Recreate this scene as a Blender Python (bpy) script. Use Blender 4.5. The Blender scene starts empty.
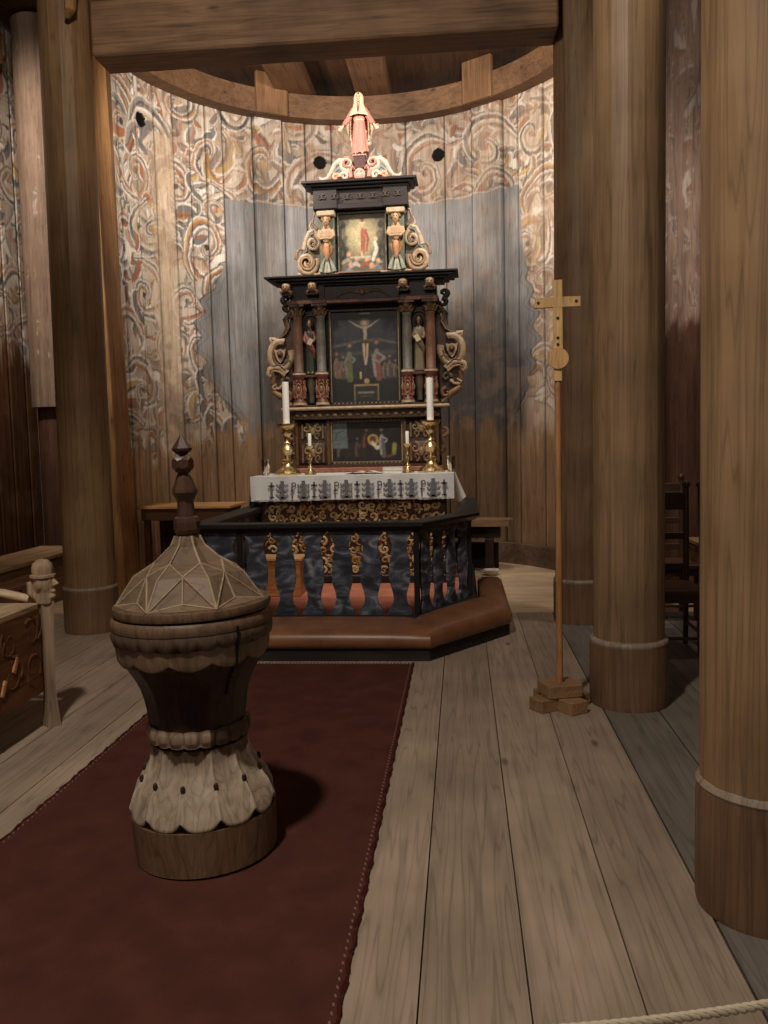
import bpy, math, random
import numpy as np
from mathutils import Vector, Matrix
PI = math.pi; TAU = 2*PI
rnd = random.Random(7)
S = bpy.context.scene
COL = S.collection

# ------------------------------------------------------------------ camera
cam_d = bpy.data.cameras.new('camera'); cam = bpy.data.objects.new('camera', cam_d); COL.objects.link(cam)
cam_d.sensor_fit = 'VERTICAL'; cam_d.sensor_height = 24.0; cam_d.lens = 850.0/1024*24.0
cam_d.clip_start = 0.05
right = Vector((0.99568717, 0.08989949, -0.02291588)); up = Vector((0.01534111, 0.08406186, 0.99634244)); fwd = Vector((-0.09149703, 0.99239694, -0.08232016))
cam.matrix_world = Matrix(((right.x, up.x, -fwd.x, 0), (right.y, up.y, -fwd.y, 0), (right.z, up.z, -fwd.z, 1.5), (0, 0, 0, 1)))
S.camera = cam

# ------------------------------------------------------------------ world, lights, exposure
S.view_settings.view_transform = 'Standard'; S.view_settings.look = 'None'
S.view_settings.gamma = 1.0; S.view_settings.exposure = 0.0; S.view_settings.use_curve_mapping = False
w = bpy.data.worlds.new('world'); S.world = w; w.use_nodes = True
w.node_tree.nodes['Background'].inputs[0].default_value = (1.0, 0.87, 0.74, 1); w.node_tree.nodes['Background'].inputs[1].default_value = 0.14

def light(name, kind, loc, target, power, color=(1, .90, .79), size=.3, spot=60, blend=.6):
    d = bpy.data.lights.new(name, kind); d.energy = power; d.color = color
    if kind == 'AREA': d.shape = 'DISK'; d.size = size
    if kind == 'SPOT': d.spot_size = math.radians(spot); d.spot_blend = blend; d.shadow_soft_size = size
    if kind == 'POINT': d.shadow_soft_size = size
    o = bpy.data.objects.new(name, d); COL.objects.link(o); o.location = loc
    o.rotation_euler = (Vector(target)-Vector(loc)).to_track_quat('-Z', 'Y').to_euler()
    return o
light('chancel_spot', 'SPOT', (-2.5, 7.35, 5.1), (-1.8, 10.6, 4.2), 460, size=.12, spot=125, blend=.9)
light('chancel_spot', 'SPOT', (0.45, 7.35, 5.1), (-.2, 10.6, 4.2), 460, size=.12, spot=125, blend=.9)
light('statue_spot', 'SPOT', (-1.7, 7.3, 5.2), (-1.0, 8.9, 4.7), 14, size=.08, spot=40, blend=.8)
light('altar_spot', 'SPOT', (-.8, 6.45, 4.45), (-1.0, 8.3, 1.2), 330, size=.10, spot=52, blend=.8)
light('nave_lamp', 'SPOT', (-1.25, .7, 5.7), (-.8, 3.9, 0.0), 720, size=.16, spot=78, blend=.8)
light('pillar_lamp', 'SPOT', (-.9, 1.4, 5.0), (1.0, 3.9, 4.8), 560, size=.25, spot=74, blend=1.0)
light('beam_lamp', 'SPOT', (-1.2, 2.6, 5.0), (-2.0, 6.8, 4.9), 300, size=.2, spot=70, blend=1.0)
light('aisle_lamp', 'SPOT', (-3.9, 6.3, 5.4), (-4.4, 9.2, 3.2), 420, size=.15, spot=90, blend=.9)
light('aisle_lamp', 'SPOT', (1.9, 6.3, 5.3), (2.2, 8.2, 2.2), 190, size=.15, spot=92, blend=.9)

# ------------------------------------------------------------------ helpers
def lin(c):
    return tuple(((v/255)/12.92 if v/255 <= .04045 else ((v/255+.055)/1.055)**2.4) for v in c[:3])
def shade(c, k): return tuple(v*k for v in c)
class MB:
    def __init__(s): s.v = []; s.f = []; s.c = []
    def add(s, vs, fs, col):
        b = len(s.v); s.v += [tuple(p) for p in vs]
        s.f += [tuple(b+i for i in f) for f in fs]
        if col and isinstance(col[0], (tuple, list)): s.c += [lin(c) for c in col]
        else: s.c += [lin(col)]*len(vs)
        return s
    def box(s, c, d, col, rz=0, bev=0.0, rx=0, ry=0):
        x, y, z = d[0]/2, d[1]/2, d[2]/2
        M = Matrix.Translation(c) @ Matrix.Rotation(rz, 4, 'Z') @ Matrix.Rotation(ry, 4, 'Y') @ Matrix.Rotation(rx, 4, 'X')
        if bev <= 0:
            vs = [(a*x, b*y, e*z) for e in (-1, 1) for a, b in ((-1, -1), (1, -1), (1, 1), (-1, 1))]
            fs = [(3, 2, 1, 0), (4, 5, 6, 7), (0, 1, 5, 4), (1, 2, 6, 5), (2, 3, 7, 6), (3, 0, 4, 7)]
        else:
            b = min(bev, x*.9, y*.9, z*.9); rings = []
            def rg(xx, yy, zz): return [(xx-b, -yy, zz), (xx, -yy+b, zz), (xx, yy-b, zz), (xx-b, yy, zz), (-xx+b, yy, zz), (-xx, yy-b, zz), (-xx, -yy+b, zz), (-xx+b, -yy, zz)]
            def rin(zz): return [(x-b, -y+b, zz), (x-b, -y+b, zz), (x-b, y-b, zz), (x-b, y-b, zz), (-x+b, y-b, zz), (-x+b, y-b, zz), (-x+b, -y+b, zz), (-x+b, -y+b, zz)]
            rb = rin(-z); rt = rin(z)
            vs = [rb[0], rb[2], rb[4], rb[6]] + rg(x, y, -z+b) + rg(x, y, z-b) + [rt[0], rt[2], rt[4], rt[6]]
            fs = [(3, 2, 1, 0), (20, 21, 22, 23)]
            for i in range(8): fs.append((4+i, 4+(i+1) % 8, 12+(i+1) % 8, 12+i))
            # bottom/top chamfers
            for k in range(4):
                a0 = 4+2*k; a1 = 4+2*k+1; nx = 4+(2*k+2) % 8
                fs.append((k, a1, a0)); fs.append((k, (k+1) % 4, nx, a1))
                t0 = 12+2*k; t1 = 12+2*k+1; tn = 12+(2*k+2) % 8
                fs.append((20+k, t0, t1)); fs.append((20+k, t1, tn, 20+(k+1) % 4))
        return s.add([M @ Vector(p) for p in vs], fs, col)
    def tube(s, pts, rad, col, n=8, sx=1.0, sy=1.0, ref=(0, 1, 0), cap=True):
        # tapering tube along pts; sx scales across, sy along ref
        pts = [Vector(p) for p in pts]; m = len(pts)
        if not isinstance(rad, (list, tuple)): rad = [rad]*m
        vs = []; cs = []
        multi = isinstance(col[0], (tuple, list))
        for i, p in enumerate(pts):
            t = (pts[min(i+1, m-1)]-pts[max(i-1, 0)])
            t = t.normalized() if t.length > 1e-9 else Vector((0, 0, 1))
            r = Vector(ref); r = r - t*r.dot(t)
            if r.length < 1e-4: r = Vector((1, 0, 0)) - t*t.x
            r.normalize(); q = t.cross(r)
            for k in range(n):
                a = TAU*k/n
                vs.append(p + q*(math.cos(a)*rad[i]*sx) + r*(math.sin(a)*rad[i]*sy)); cs.append(col[i] if multi else col)
        fs = [(i*n+k, i*n+(k+1) % n, (i+1)*n+(k+1) % n, (i+1)*n+k) for i in range(m-1) for k in range(n)]
        if cap: fs += [tuple(range(n-1, -1, -1)), tuple((m-1)*n+k for k in range(n))]
        return s.add(vs, fs, cs)
    def lathe(s, prof, col, c=(0, 0, 0), n=32, rot=0.0, sx=1, sy=1):
        # prof: (r,z) list; col one colour or one per ring
        multi = isinstance(col[0], (tuple, list)); vs = []; cs = []; m = len(prof)
        for i, (r, z) in enumerate(prof):
            for k in range(n):
                a = TAU*k/n+rot
                vs.append((c[0]+r*math.cos(a)*sx, c[1]+r*math.sin(a)*sy, c[2]+z)); cs.append(col[i] if multi else col)
        fs = [(i*n+k, i*n+(k+1) % n, (i+1)*n+(k+1) % n, (i+1)*n+k) for i in range(m-1) for k in range(n)]
        fs += [tuple(range(n-1, -1, -1)), tuple((m-1)*n+k for k in range(n))]
        return s.add(vs, fs, cs)
    def surf(s, fn, nu, nv, closed=True, capb=False, capt=False):
        # fn(u,v)->(pos,col); u in 0..1 around, v in 0..1 up
        vs = []; cs = []
        cols = nu if closed else nu+1
        for j in range(nv+1):
            for i in range(cols):
                p, c = fn(i/nu, j/nv); vs.append(p); cs.append(c)
        fs = []
        for j in range(nv):
            for i in range(nu):
                i2 = (i+1) % cols if closed else i+1
                fs.append((j*cols+i, j*cols+i2, (j+1)*cols+i2, (j+1)*cols+i))
        if capb: fs.append(tuple(range(cols-1, -1, -1)))
        if capt: fs.append(tuple(nv*cols+i for i in range(cols)))
        return s.add(vs, fs, cs)
    def ball(s, c, r, col, n=12, m=8):
        if not isinstance(r, (tuple, list)): r = (r, r, r)
        prof = [(max(1e-4, math.sin(PI*j/m)), -math.cos(PI*j/m)) for j in range(m+1)]
        vs = []; 
        for q, z in prof:
            for k in range(n):
                a = TAU*k/n; vs.append((c[0]+r[0]*q*math.cos(a), c[1]+r[1]*q*math.sin(a), c[2]+r[2]*z))
        fs = [(i*n+k, i*n+(k+1) % n, (i+1)*n+(k+1) % n, (i+1)*n+k) for i in range(m) for k in range(n)]
        return s.add(vs, fs, col)
    def prism(s, out, y0, y1, col, M=None):
        # outline in (x,z), extruded from y0 to y1
        n = len(out); vs = [(x, y0, z) for x, z in out]+[(x, y1, z) for x, z in out]
        fs = [tuple(range(n)), tuple(range(2*n-1, n-1, -1))]+[(i, n+i, n+(i+1) % n, (i+1) % n) for i in range(n)]
        if M is not None: vs = [M @ Vector(p) for p in vs]
        return s.add(vs, fs, col)
    def prismz(s, out, z0, z1, col):
        n = len(out); vs = [(x, y, z0) for x, y in out]+[(x, y, z1) for x, y in out]
        fs = [tuple(range(n-1, -1, -1)), tuple(range(n, 2*n))]+[(i, (i+1) % n, n+(i+1) % n, n+i) for i in range(n)]
        return s.add(vs, fs, col)
    def build(s, name, mat, parent=None, loc=None, rz=0, smooth=35, bevel=0, remesh=0):
        if under(parent): s.v = [(x, y, rz_(z)) for x, y, z in s.v]
        me = bpy.data.meshes.new(name); me.from_pydata(s.v, [], s.f); me.update()
        at = me.color_attributes.new('Col', 'FLOAT_COLOR', 'POINT')
        a = np.ones((len(s.v), 4), np.float32); a[:, :3] = np.array(s.c, np.float32).reshape(-1, 3); at.data.foreach_set('color', a.ravel())
        import bmesh
        bm = bmesh.new(); bm.from_mesh(me); bmesh.ops.recalc_face_normals(bm, faces=bm.faces); bm.to_mesh(me); bm.free()
        if smooth:
            me.shade_smooth(); me.set_sharp_from_angle(angle=math.radians(smooth))
        me.materials.append(solid(mat, s.c[0]) if remesh else mat)
        o = bpy.data.objects.new(name, me); COL.objects.link(o)
        if parent: o.parent = parent
        if loc: o.location = loc
        if rz: o.rotation_euler = (0, 0, rz)
        if bevel:
            b = o.modifiers.new('bevel', 'BEVEL'); b.width = bevel; b.segments = 2; b.limit_method = 'ANGLE'
        if remesh:
            r = o.modifiers.new('remesh', 'REMESH'); r.mode = 'VOXEL'; r.voxel_size = remesh; r.use_smooth_shade = True
            m = o.modifiers.new('smooth', 'SMOOTH'); m.iterations = 3; m.factor = .5
        return o
RET = []
def under(p):
    while p is not None:
        if p in RET: return True
        p = p.parent
    return False
def rz_(z): return float(np.interp(z, [0, .05, .285, .62, 1.0, 1.175, 1.6, 1.78, 2.06, 2.375, 2.72, 2.98, 3.25], [0, .05, .337, .667, 1.032, 1.207, 1.617, 1.762, 1.997, 2.337, 2.717, 2.967, 3.227]))
SOLID = {}
def solid(mat, c):
    k = (mat.name, tuple(c))
    if k not in SOLID:
        m = mat.copy(); t = m.node_tree; a = next(n for n in t.nodes if n.type == 'ATTRIBUTE'); r = t.nodes.new('ShaderNodeRGB'); r.outputs[0].default_value = (*c, 1)
        for l in list(a.outputs['Color'].links): t.links.new(r.outputs[0], l.to_socket)
        SOLID[k] = m
    return SOLID[k]
def tag(o, label, cat, group=None):
    o['label'] = label; o['category'] = cat
    if group: o['group'] = group
    return o
def thing(name, label, cat, loc=(0, 0, 0), rz=0, group=None):
    o = bpy.data.objects.new(name, None); COL.objects.link(o); o.location = loc; o.rotation_euler = (0, 0, rz); o.empty_display_size = .1
    return tag(o, label, cat, group)
def struct(o): o['kind'] = 'structure'; return o
def dup(root, loc, rz, label, group=None):
    r = root.copy(); COL.objects.link(r); r.location = loc; r.rotation_euler = (0, 0, rz); r['label'] = label
    if group: r['group'] = group
    for ch in list(root.children):
        c = ch.copy(); COL.objects.link(c); c.parent = r
        for g in list(ch.children):
            d = g.copy(); COL.objects.link(d); d.parent = c
    return r

# ------------------------------------------------------------------ materials (all read the mesh's own colour attribute)
def nt(name):
    m = bpy.data.materials.new(name); m.use_nodes = True; t = m.node_tree; t.nodes.clear()
    o = t.nodes.new('ShaderNodeOutputMaterial'); b = t.nodes.new('ShaderNodeBsdfPrincipled'); t.links.new(b.outputs[0], o.inputs[0])
    return m, t, b
def N(t, typ, **k):
    n = t.nodes.new(typ)
    for a, v in k.items(): setattr(n, a, v)
    return n
def ramp(t, stops):
    r = N(t, 'ShaderNodeValToRGB'); e = r.color_ramp.elements
    while len(e) < len(stops): e.new(.5)
    for i, (p, c) in enumerate(stops): e[i].position = p; e[i].color = (*c, 1) if isinstance(c, tuple) else (c, c, c, 1)
    return r
def wood(name, axis='z', freq=22, stretch=.05, lo=.55, hi=1.25, rough=.62, bump=.25, knots=True, spec=.3, blotch=.35, coat=0):
    m, t, b = nt(name); L = t.links.new
    tc = N(t, 'ShaderNodeTexCoord'); mp = N(t, 'ShaderNodeMapping'); sc = [freq]*3; sc['xyz'.index(axis)] = freq*stretch
    mp.inputs['Scale'].default_value = sc; L(tc.outputs['Object'], mp.inputs[0])
    n1 = N(t, 'ShaderNodeTexNoise'); n1.inputs['Scale'].default_value = 1; n1.inputs['Detail'].default_value = 7; n1.inputs['Roughness'].default_value = .6; n1.inputs['Distortion'].default_value = .9
    L(mp.outputs[0], n1.inputs['Vector'])
    r1 = ramp(t, [(.3, lo), (.5, (lo+hi)/2+.05), (.72, hi)]); L(n1.outputs['Fac'], r1.inputs[0])
    # growth-ring lines
    mp2 = N(t, 'ShaderNodeMapping'); sc2 = [freq*.35]*3; sc2['xyz'.index(axis)] = freq*.35*stretch*.8; mp2.inputs['Scale'].default_value = sc2; L(tc.outputs['Object'], mp2.inputs[0])
    wv = N(t, 'ShaderNodeTexNoise'); wv.inputs['Scale'].default_value = 1; wv.inputs['Detail'].default_value = 2; L(mp2.outputs[0], wv.inputs['Vector'])
    ml = N(t, 'ShaderNodeMath', operation='MULTIPLY'); ml.inputs[1].default_value = 26; L(wv.outputs['Fac'], ml.inputs[0])
    pp = N(t, 'ShaderNodeMath', operation='PINGPONG'); pp.inputs[1].default_value = 1; L(ml.outputs[0], pp.inputs[0])
    r2 = ramp(t, [(0, .72), (.25, 1.0), (1, 1.05)]); L(pp.outputs[0], r2.inputs[0])
    n3 = N(t, 'ShaderNodeTexNoise'); n3.inputs['Scale'].default_value = 2.3; n3.inputs['Detail'].default_value = 5; L(tc.outputs['Object'], n3.inputs['Vector'])
    r3 = ramp(t, [(.3, 1-blotch), (.7, 1+blotch*.5)]); L(n3.outputs['Fac'], r3.inputs[0])
    at = N(t, 'ShaderNodeAttribute', attribute_name='Col')
    cur = at.outputs['Color']
    for r in (r1, r2, r3):
        x = N(t, 'ShaderNodeMix', data_type='RGBA', blend_type='MULTIPLY'); x.inputs[0].default_value = 1; x.clamp_result = False
        L(cur, x.inputs[6]); L(r.outputs[0], x.inputs[7]); cur = x.outputs[2]
    if knots:
        mp4 = N(t, 'ShaderNodeMapping'); s4 = [4.2]*3; s4['xyz'.index(axis)] = 1.5; mp4.inputs['Scale'].default_value = s4; L(tc.outputs['Object'], mp4.inputs[0])
        vo = N(t, 'ShaderNodeTexVoronoi'); vo.inputs['Scale'].default_value = 1; L(mp4.outputs[0], vo.inputs['Vector'])
        r4 = ramp(t, [(.035, .38), (.1, 1.0)]); L(vo.outputs['Distance'], r4.inputs[0])
        x = N(t, 'ShaderNodeMix', data_type='RGBA', blend_type='MULTIPLY'); x.inputs[0].default_value = 1
        L(cur, x.inputs[6]); L(r4.outputs[0], x.inputs[7]); cur = x.outputs[2]
    L(cur, b.inputs['Base Color']); b.inputs['Roughness'].default_value = rough; b.inputs['Specular IOR Level'].default_value = spec
    if coat: b.inputs['Coat Weight'].default_value = coat; b.inputs['Coat Roughness'].default_value = .25
    bp = N(t, 'ShaderNodeBump'); bp.inputs['Strength'].default_value = bump; bp.inputs['Distance'].default_value = .01; L(n1.outputs['Fac'], bp.inputs['Height']); L(bp.outputs[0], b.inputs['Normal'])
    return m
def paint(name, rough=.5, metal=0.0, var=.25, scale=30, bump=.15, spec=.4, sheen=0, fine=0):
    m, t, b = nt(name); L = t.links.new
    tc = N(t, 'ShaderNodeTexCoord'); n1 = N(t, 'ShaderNodeTexNoise'); n1.inputs['Scale'].default_value = scale; n1.inputs['Detail'].default_value = 6; L(tc.outputs['Object'], n1.inputs['Vector'])
    r1 = ramp(t, [(.3, 1-var), (.7, 1+var*.6)]); L(n1.outputs['Fac'], r1.inputs[0])
    at = N(t, 'ShaderNodeAttribute', attribute_name='Col')
    x = N(t, 'ShaderNodeMix', data_type='RGBA', blend_type='MULTIPLY'); x.inputs[0].default_value = 1; x.clamp_result = False
    L(at.outputs['Color'], x.inputs[6]); L(r1.outputs[0], x.inputs[7]); L(x.outputs[2], b.inputs['Base Color'])
    b.inputs['Roughness'].default_value = rough; b.inputs['Metallic'].default_value = metal; b.inputs['Specular IOR Level'].default_value = spec
    if sheen: b.inputs['Sheen Weight'].default_value = sheen
    h = n1
    if fine:
        h = N(t, 'ShaderNodeTexNoise'); h.inputs['Scale'].default_value = fine; h.inputs['Detail'].default_value = 3; L(tc.outputs['Object'], h.inputs['Vector'])
    bp = N(t, 'ShaderNodeBump'); bp.inputs['Strength'].default_value = bump; bp.inputs['Distance'].default_value = .005; L(h.outputs['Fac'], bp.inputs['Height']); L(bp.outputs[0], b.inputs['Normal'])
    return m
W_Z = wood('old_wood_upright', 'z'); W_X = wood('old_wood_across', 'x'); W_Y = wood('old_wood_along', 'y')
W_PIL = wood('pillar_wood', 'z', freq=26, stretch=.04, lo=.68, hi=1.2, rough=.5, bump=.2, knots=False, blotch=.3)
W_FLOOR = wood('floor_wood', 'y', freq=24, stretch=.045, lo=.78, hi=1.14, rough=.6, bump=.2, blotch=.2)
W_FONT = wood('font_wood', 'z', freq=20, stretch=.22, lo=.6, hi=1.25, rough=.45, bump=.4, knots=False, blotch=.3)
W_SM = wood('polished_dark_wood', 'z', freq=40, stretch=.08, lo=.75, hi=1.2, rough=.35, bump=.1, knots=False, spec=.5)
W_SMX = wood('polished_wood_across', 'x', freq=40, stretch=.08, lo=.75, hi=1.2, rough=.4, bump=.1, knots=False)
P_WALL = wood('painted_stave_wood', 'z', freq=40, stretch=.05, lo=.78, hi=1.18, rough=.75, bump=.3, knots=False, blotch=.22, spec=.15)
P_CARVE = paint('painted_carving', .45, 0, .3, 25, .2)
P_SOFT = paint('painted_wood_smooth', .5, 0, .12, 30, .08)
P_PIC = paint('oil_painting', .5, 0, .25, 40, .1, spec=.5)
P_BLACK = paint('black_lacquer', .45, 0, .3, 8, .08, spec=.4)
P_GOLD = paint('gilded_brass', .30, 1.0, .12, 30, .05)
P_SILVER = paint('silver', .2, 1.0, .1, 30, .03)
P_WAX = paint('candle_wax', .45, 0, .03, 20, .02)
P_CLOTH = paint('white_linen', .85, 0, .08, 60, .15, spec=.1, fine=400)
P_RED = paint('woven_carpet', .95, 0, .22, 6, .5, spec=.05, fine=260)
P_LEATHER = paint('brown_leather', .38, 0, .3, 5, .12, spec=.5, fine=90)
def marble_mat():
    m, t, b = nt('blue_black_marbling'); L = t.links.new
    tc = N(t, 'ShaderNodeTexCoord'); mp = N(t, 'ShaderNodeMapping'); mp.inputs['Rotation'].default_value = (0, .6, 0); mp.inputs['Scale'].default_value = (1, 1, 2.2); L(tc.outputs['Object'], mp.inputs[0])
    n = N(t, 'ShaderNodeTexNoise'); n.inputs['Scale'].default_value = 5.5; n.inputs['Detail'].default_value = 6; n.inputs['Distortion'].default_value = 1.4; L(mp.outputs[0], n.inputs['Vector'])
    r = ramp(t, [(.34, lin((40, 43, 50))), (.48, lin((64, 68, 78))), (.57, lin((98, 102, 112))), (.68, lin((146, 149, 156)))]); L(n.outputs['Fac'], r.inputs[0]); L(r.outputs[0], b.inputs['Base Color'])
    b.inputs['Roughness'].default_value = .42
    return m
P_MARBLE = marble_mat()
P_LID = wood('worn_lid_wood', 'x', freq=14, stretch=.5, lo=.8, hi=1.12, rough=.5, bump=.15, knots=False, blotch=.2)
P_GLASS = paint('clear_glass', .03, 0, .02, 10, 0, spec=.5)
P_GLASS.node_tree.nodes['Principled BSDF'].inputs['Transmission Weight'].default_value = 1.0

# ------------------------------------------------------------------ the painted apse wall: planks carrying worn acanthus scrolls
AX, AY, AR = -1.02, 8.55, 2.53
ZT = 5.62
class Canvas:
    def __init__(s, w, h, px, base):
        s.px = px; s.nx = int(w/px)+1; s.ny = int(h/px)+1; s.a = np.zeros((s.ny, s.nx, 3), np.float32); s.a[:] = lin(base)
        s.m = np.zeros((s.ny, s.nx), np.float32)
    def dab(s, x, y, r, c, al=1.0):
        x /= s.px; y /= s.px; r = max(r/s.px, .6); i0 = int(max(0, y-r-1)); i1 = int(min(s.ny, y+r+2)); j0 = int(max(0, x-r-1)); j1 = int(min(s.nx, x+r+2))
        if i0 >= i1 or j0 >= j1: return
        yy, xx = np.mgrid[i0:i1, j0:j1]; d = np.hypot(yy-y, xx-x); k = (np.clip(r+.5-d, 0, 1)*al)[..., None]
        s.a[i0:i1, j0:j1] = s.a[i0:i1, j0:j1]*(1-k)+np.array(c, np.float32)*k
    def stroke(s, pts, w, c, al=1.0):
        c = lin(c); n = len(pts)
        for i in range(n-1):
            (x0, y0), (x1, y1) = pts[i], pts[i+1]; w0 = w[i]; w1 = w[i+1]
            L = math.hypot(x1-x0, y1-y0); k = max(1, int(L/max(s.px*.8, .45*min(w0, w1))))
            for j in range(k):
                t = j/k; s.dab(x0+(x1-x0)*t, y0+(y1-y0)*t, (w0+(w1-w0)*t)/2, c, al)
def noise2(ny, nx, cell, seed):
    r = np.random.RandomState(seed); out = np.zeros((ny, nx), np.float32); amp = 1; tot = 0
    cy, cx_ = cell if isinstance(cell, tuple) else (cell, cell)
    for o in range(4):
        gy, gx = int(ny/cy)+3, int(nx/cx_)+3; g = r.rand(gy, gx).astype(np.float32)
        y = np.arange(ny)/cy; x = np.arange(nx)/cx_; iy = y.astype(int); ix = x.astype(int); fy = (y-iy)[:, None]; fx = (x-ix)[None]; fy = fy*fy*(3-2*fy); fx = fx*fx*(3-2*fx)
        v = g[iy][:, ix]*(1-fy)*(1-fx)+g[iy+1][:, ix]*fy*(1-fx)+g[iy][:, ix+1]*(1-fy)*fx+g[iy+1][:, ix+1]*fy*fx
        out += v*amp; tot += amp; amp *= .5; cy = max(cy/2, 1.0); cx_ = max(cx_/2, 1.0)
    return out/tot
GREYP = [(86, 82, 80), (116, 112, 109), (142, 136, 130)]; WHITE = (222, 212, 200); CREAM = (198, 182, 163); RUST = (160, 104, 74); OCHRE = (184, 154, 106); DK = (72, 63, 58); PINK = (172, 142, 122)
def leaf(cv, R, x, y, ang, ln, wd, bend, col):
    # one curling acanthus lobe built of brush streaks: shadow edge, body, light edge
    pts = []; a = ang; px, py = x, y; n = 12; ws = []
    for i in range(n):
        t = i/(n-1); pts.append((px, py)); a += bend*(.08+1.05*t*t*t)/2; px += math.cos(a)*ln/n; py += math.sin(a)*ln/n
        ws.append(wd*(.35+1.1*math.sin(PI*min(1, t*1.02))**.7)*(1 if t < .8 else (1-(t-.8)*2.2)))
    cv.stroke(pts, [q+.014 for q in ws], DK, .65); cv.stroke(pts, ws, col, .95)
    nx = [(-(pts[min(i+1, n-1)][1]-pts[max(i-1, 0)][1]), pts[min(i+1, n-1)][0]-pts[max(i-1, 0)][0]) for i in range(n)]
    sd = 1 if bend < 0 else -1
    for o_, w_, c_ in ((.45, .26, R.choice([WHITE, WHITE, CREAM])), (-.35, .22, R.choice([GREYP[0], RUST, GREYP[1]]))):
        cv.stroke([(p[0]+sd*v[0]/(math.hypot(*v)+1e-6)*q*o_, p[1]+sd*v[1]/(math.hypot(*v)+1e-6)*q*o_) for p, v, q in zip(pts, nx, ws)], [q*w_ for q in ws], c_, .85)
def scroll(cv, R, x, y, rad, a0, sgn, turns=1.4):
    # a big volute: streaked bands of grey, white, rust and ochre winding in, lobes breaking off outside
    n = int(40*turns); ex = R.uniform(.8, 1.25); rot = R.uniform(0, PI)
    sp = []
    for i in range(n):
        t = i/(n-1); sp.append((rad*(1.35-1.22*t**.75), a0+sgn*TAU*turns*t, t))
    def at(r, a):
        u, v = r*math.cos(a)*ex, r*math.sin(a)/ex; return (x+u*math.cos(rot)-v*math.sin(rot), y+u*math.sin(rot)+v*math.cos(rot))
    def band(o_, wid, col, al):
        pts = []; ws = []
        for r, a, t in sp:
            k = (1-.72*t)*min(1, .35+t*4); pts.append(at(r+o_*rad*k, a)); ws.append(max(.009, wid*rad*k))
        cv.stroke(pts, ws, col, al)
    base = R.choice([GREYP[1], PINK, GREYP[2], (150, 126, 108)]); band(0, .70, DK, .75); band(0, .60, base, .95)
    pal = R.choice([[GREYP[0], GREYP[1], WHITE, CREAM, RUST, PINK, WHITE], [RUST, PINK, WHITE, GREYP[2], GREYP[0], WHITE, CREAM], [OCHRE, CREAM, WHITE, GREYP[1], DK, GREYP[2], WHITE], [GREYP[2], WHITE, GREYP[0], RUST, OCHRE, WHITE, GREYP[1]]])
    for k, c in enumerate(pal): band(-.27+.09*k+R.uniform(-.015, .015), R.uniform(.07, .13), c, R.uniform(.6, .95))
    for k in range(R.randint(6, 8)):
        t = .02+k*.10+R.random()*.04; i = min(n-1, int(t*(n-1))); r, a, _ = sp[i]; p = at(r+rad*.26*(1-.7*t), a)
        leaf(cv, R, p[0], p[1], a+rot+sgn*(PI/2-.8), rad*R.uniform(.6, 1.0)*(1-.5*t), rad*.17*(1-.35*t), -sgn*R.uniform(.7, 1.5), R.choice([RUST, OCHRE, GREYP[2], GREYP[0], PINK, GREYP[1], WHITE]))
    cv.dab(x, y, rad*.12, lin(R.choice([RUST, OCHRE, DK, GREYP[0]])))
def warp(cv, amp, seed):
    ny, nx = cv.ny, cv.nx; dx = (noise2(ny, nx, 34, seed)-.5)*amp/cv.px*2; dy = (noise2(ny, nx, 34, seed+1)-.5)*amp/cv.px*2
    yy, xx = np.mgrid[0:ny, 0:nx]; cv.a = cv.a[np.clip((yy+dy).astype(int), 0, ny-1), np.clip((xx+dx).astype(int), 0, nx-1)]
def acanthus(cv, R, x0, x1, y0, y1, step=.62, rads=(.24, .36)):
    for i in range(int((x1-x0)*(y1-y0)*14)): cv.dab(R.uniform(x0, x1), R.uniform(y0, y1), R.uniform(.05, .16), lin(R.choice([PINK, GREYP[2], CREAM, CREAM, WHITE, (150, 130, 114)])), .5)
    k = 0; y = y1-.1
    while y > y0-.2:
        x = x0+(step*.5 if k % 2 else 0)
        while x < x1+.3:
            px, py = x+R.uniform(-.1, .1), y+R.uniform(-.1, .1); sg = R.choice([-1, 1])
            for q in range(7):
                leaf(cv, R, px+R.uniform(-.4, .4), py+R.uniform(-.4, .35), R.uniform(0, TAU), R.uniform(.28, .55), R.uniform(.055, .10), R.choice([-1.4, 1.4, -1, 1]), R.choice([OCHRE, RUST, GREYP[1], PINK, GREYP[2], GREYP[1], WHITE]))
            scroll(cv, R, px, py, R.uniform(*rads)*.78, R.uniform(0, TAU), sg, R.uniform(1.1, 1.5))
            x += step
        y -= step*.86; k += 1

PHI0, PHI1 = -.02, PI+.02
SW = (PHI1-PHI0)*AR; PX = .0115
R1 = random.Random(21)
cv = Canvas(SW, ZT, PX, (190, 174, 157))
def s_of(ph): return (ph-PHI0)*AR
acanthus(cv, R1, s_of(.0), s_of(PI), 4.3, ZT, .72, (.36, .46))
acanthus(cv, R1, s_of(.0), s_of(.86), 1.6, 4.5, .66, (.32, .42))
acanthus(cv, R1, s_of(2.25), s_of(PI), 1.9, 4.5, .66, (.32, .42))
warp(cv, .07, 90)
ny, nx = cv.ny, cv.nx
ZZ = (np.arange(ny)*PX)[:, None]*np.ones((1, nx), np.float32); PH = np.ones((ny, 1), np.float32)*(PHI0+np.arange(nx)*PX/AR)[None]
na = noise2(ny, nx, 40, 1); nb = noise2(ny, nx, (60, 6), 2); nc = noise2(ny, nx, 10, 3); nd = noise2(ny, nx, (120, 3), 4)
def mix(mask, col):
    m = np.clip(mask, 0, 1)[..., None]; cv.a[:] = cv.a*(1-m)+np.asarray(col, np.float32)*m
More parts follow.
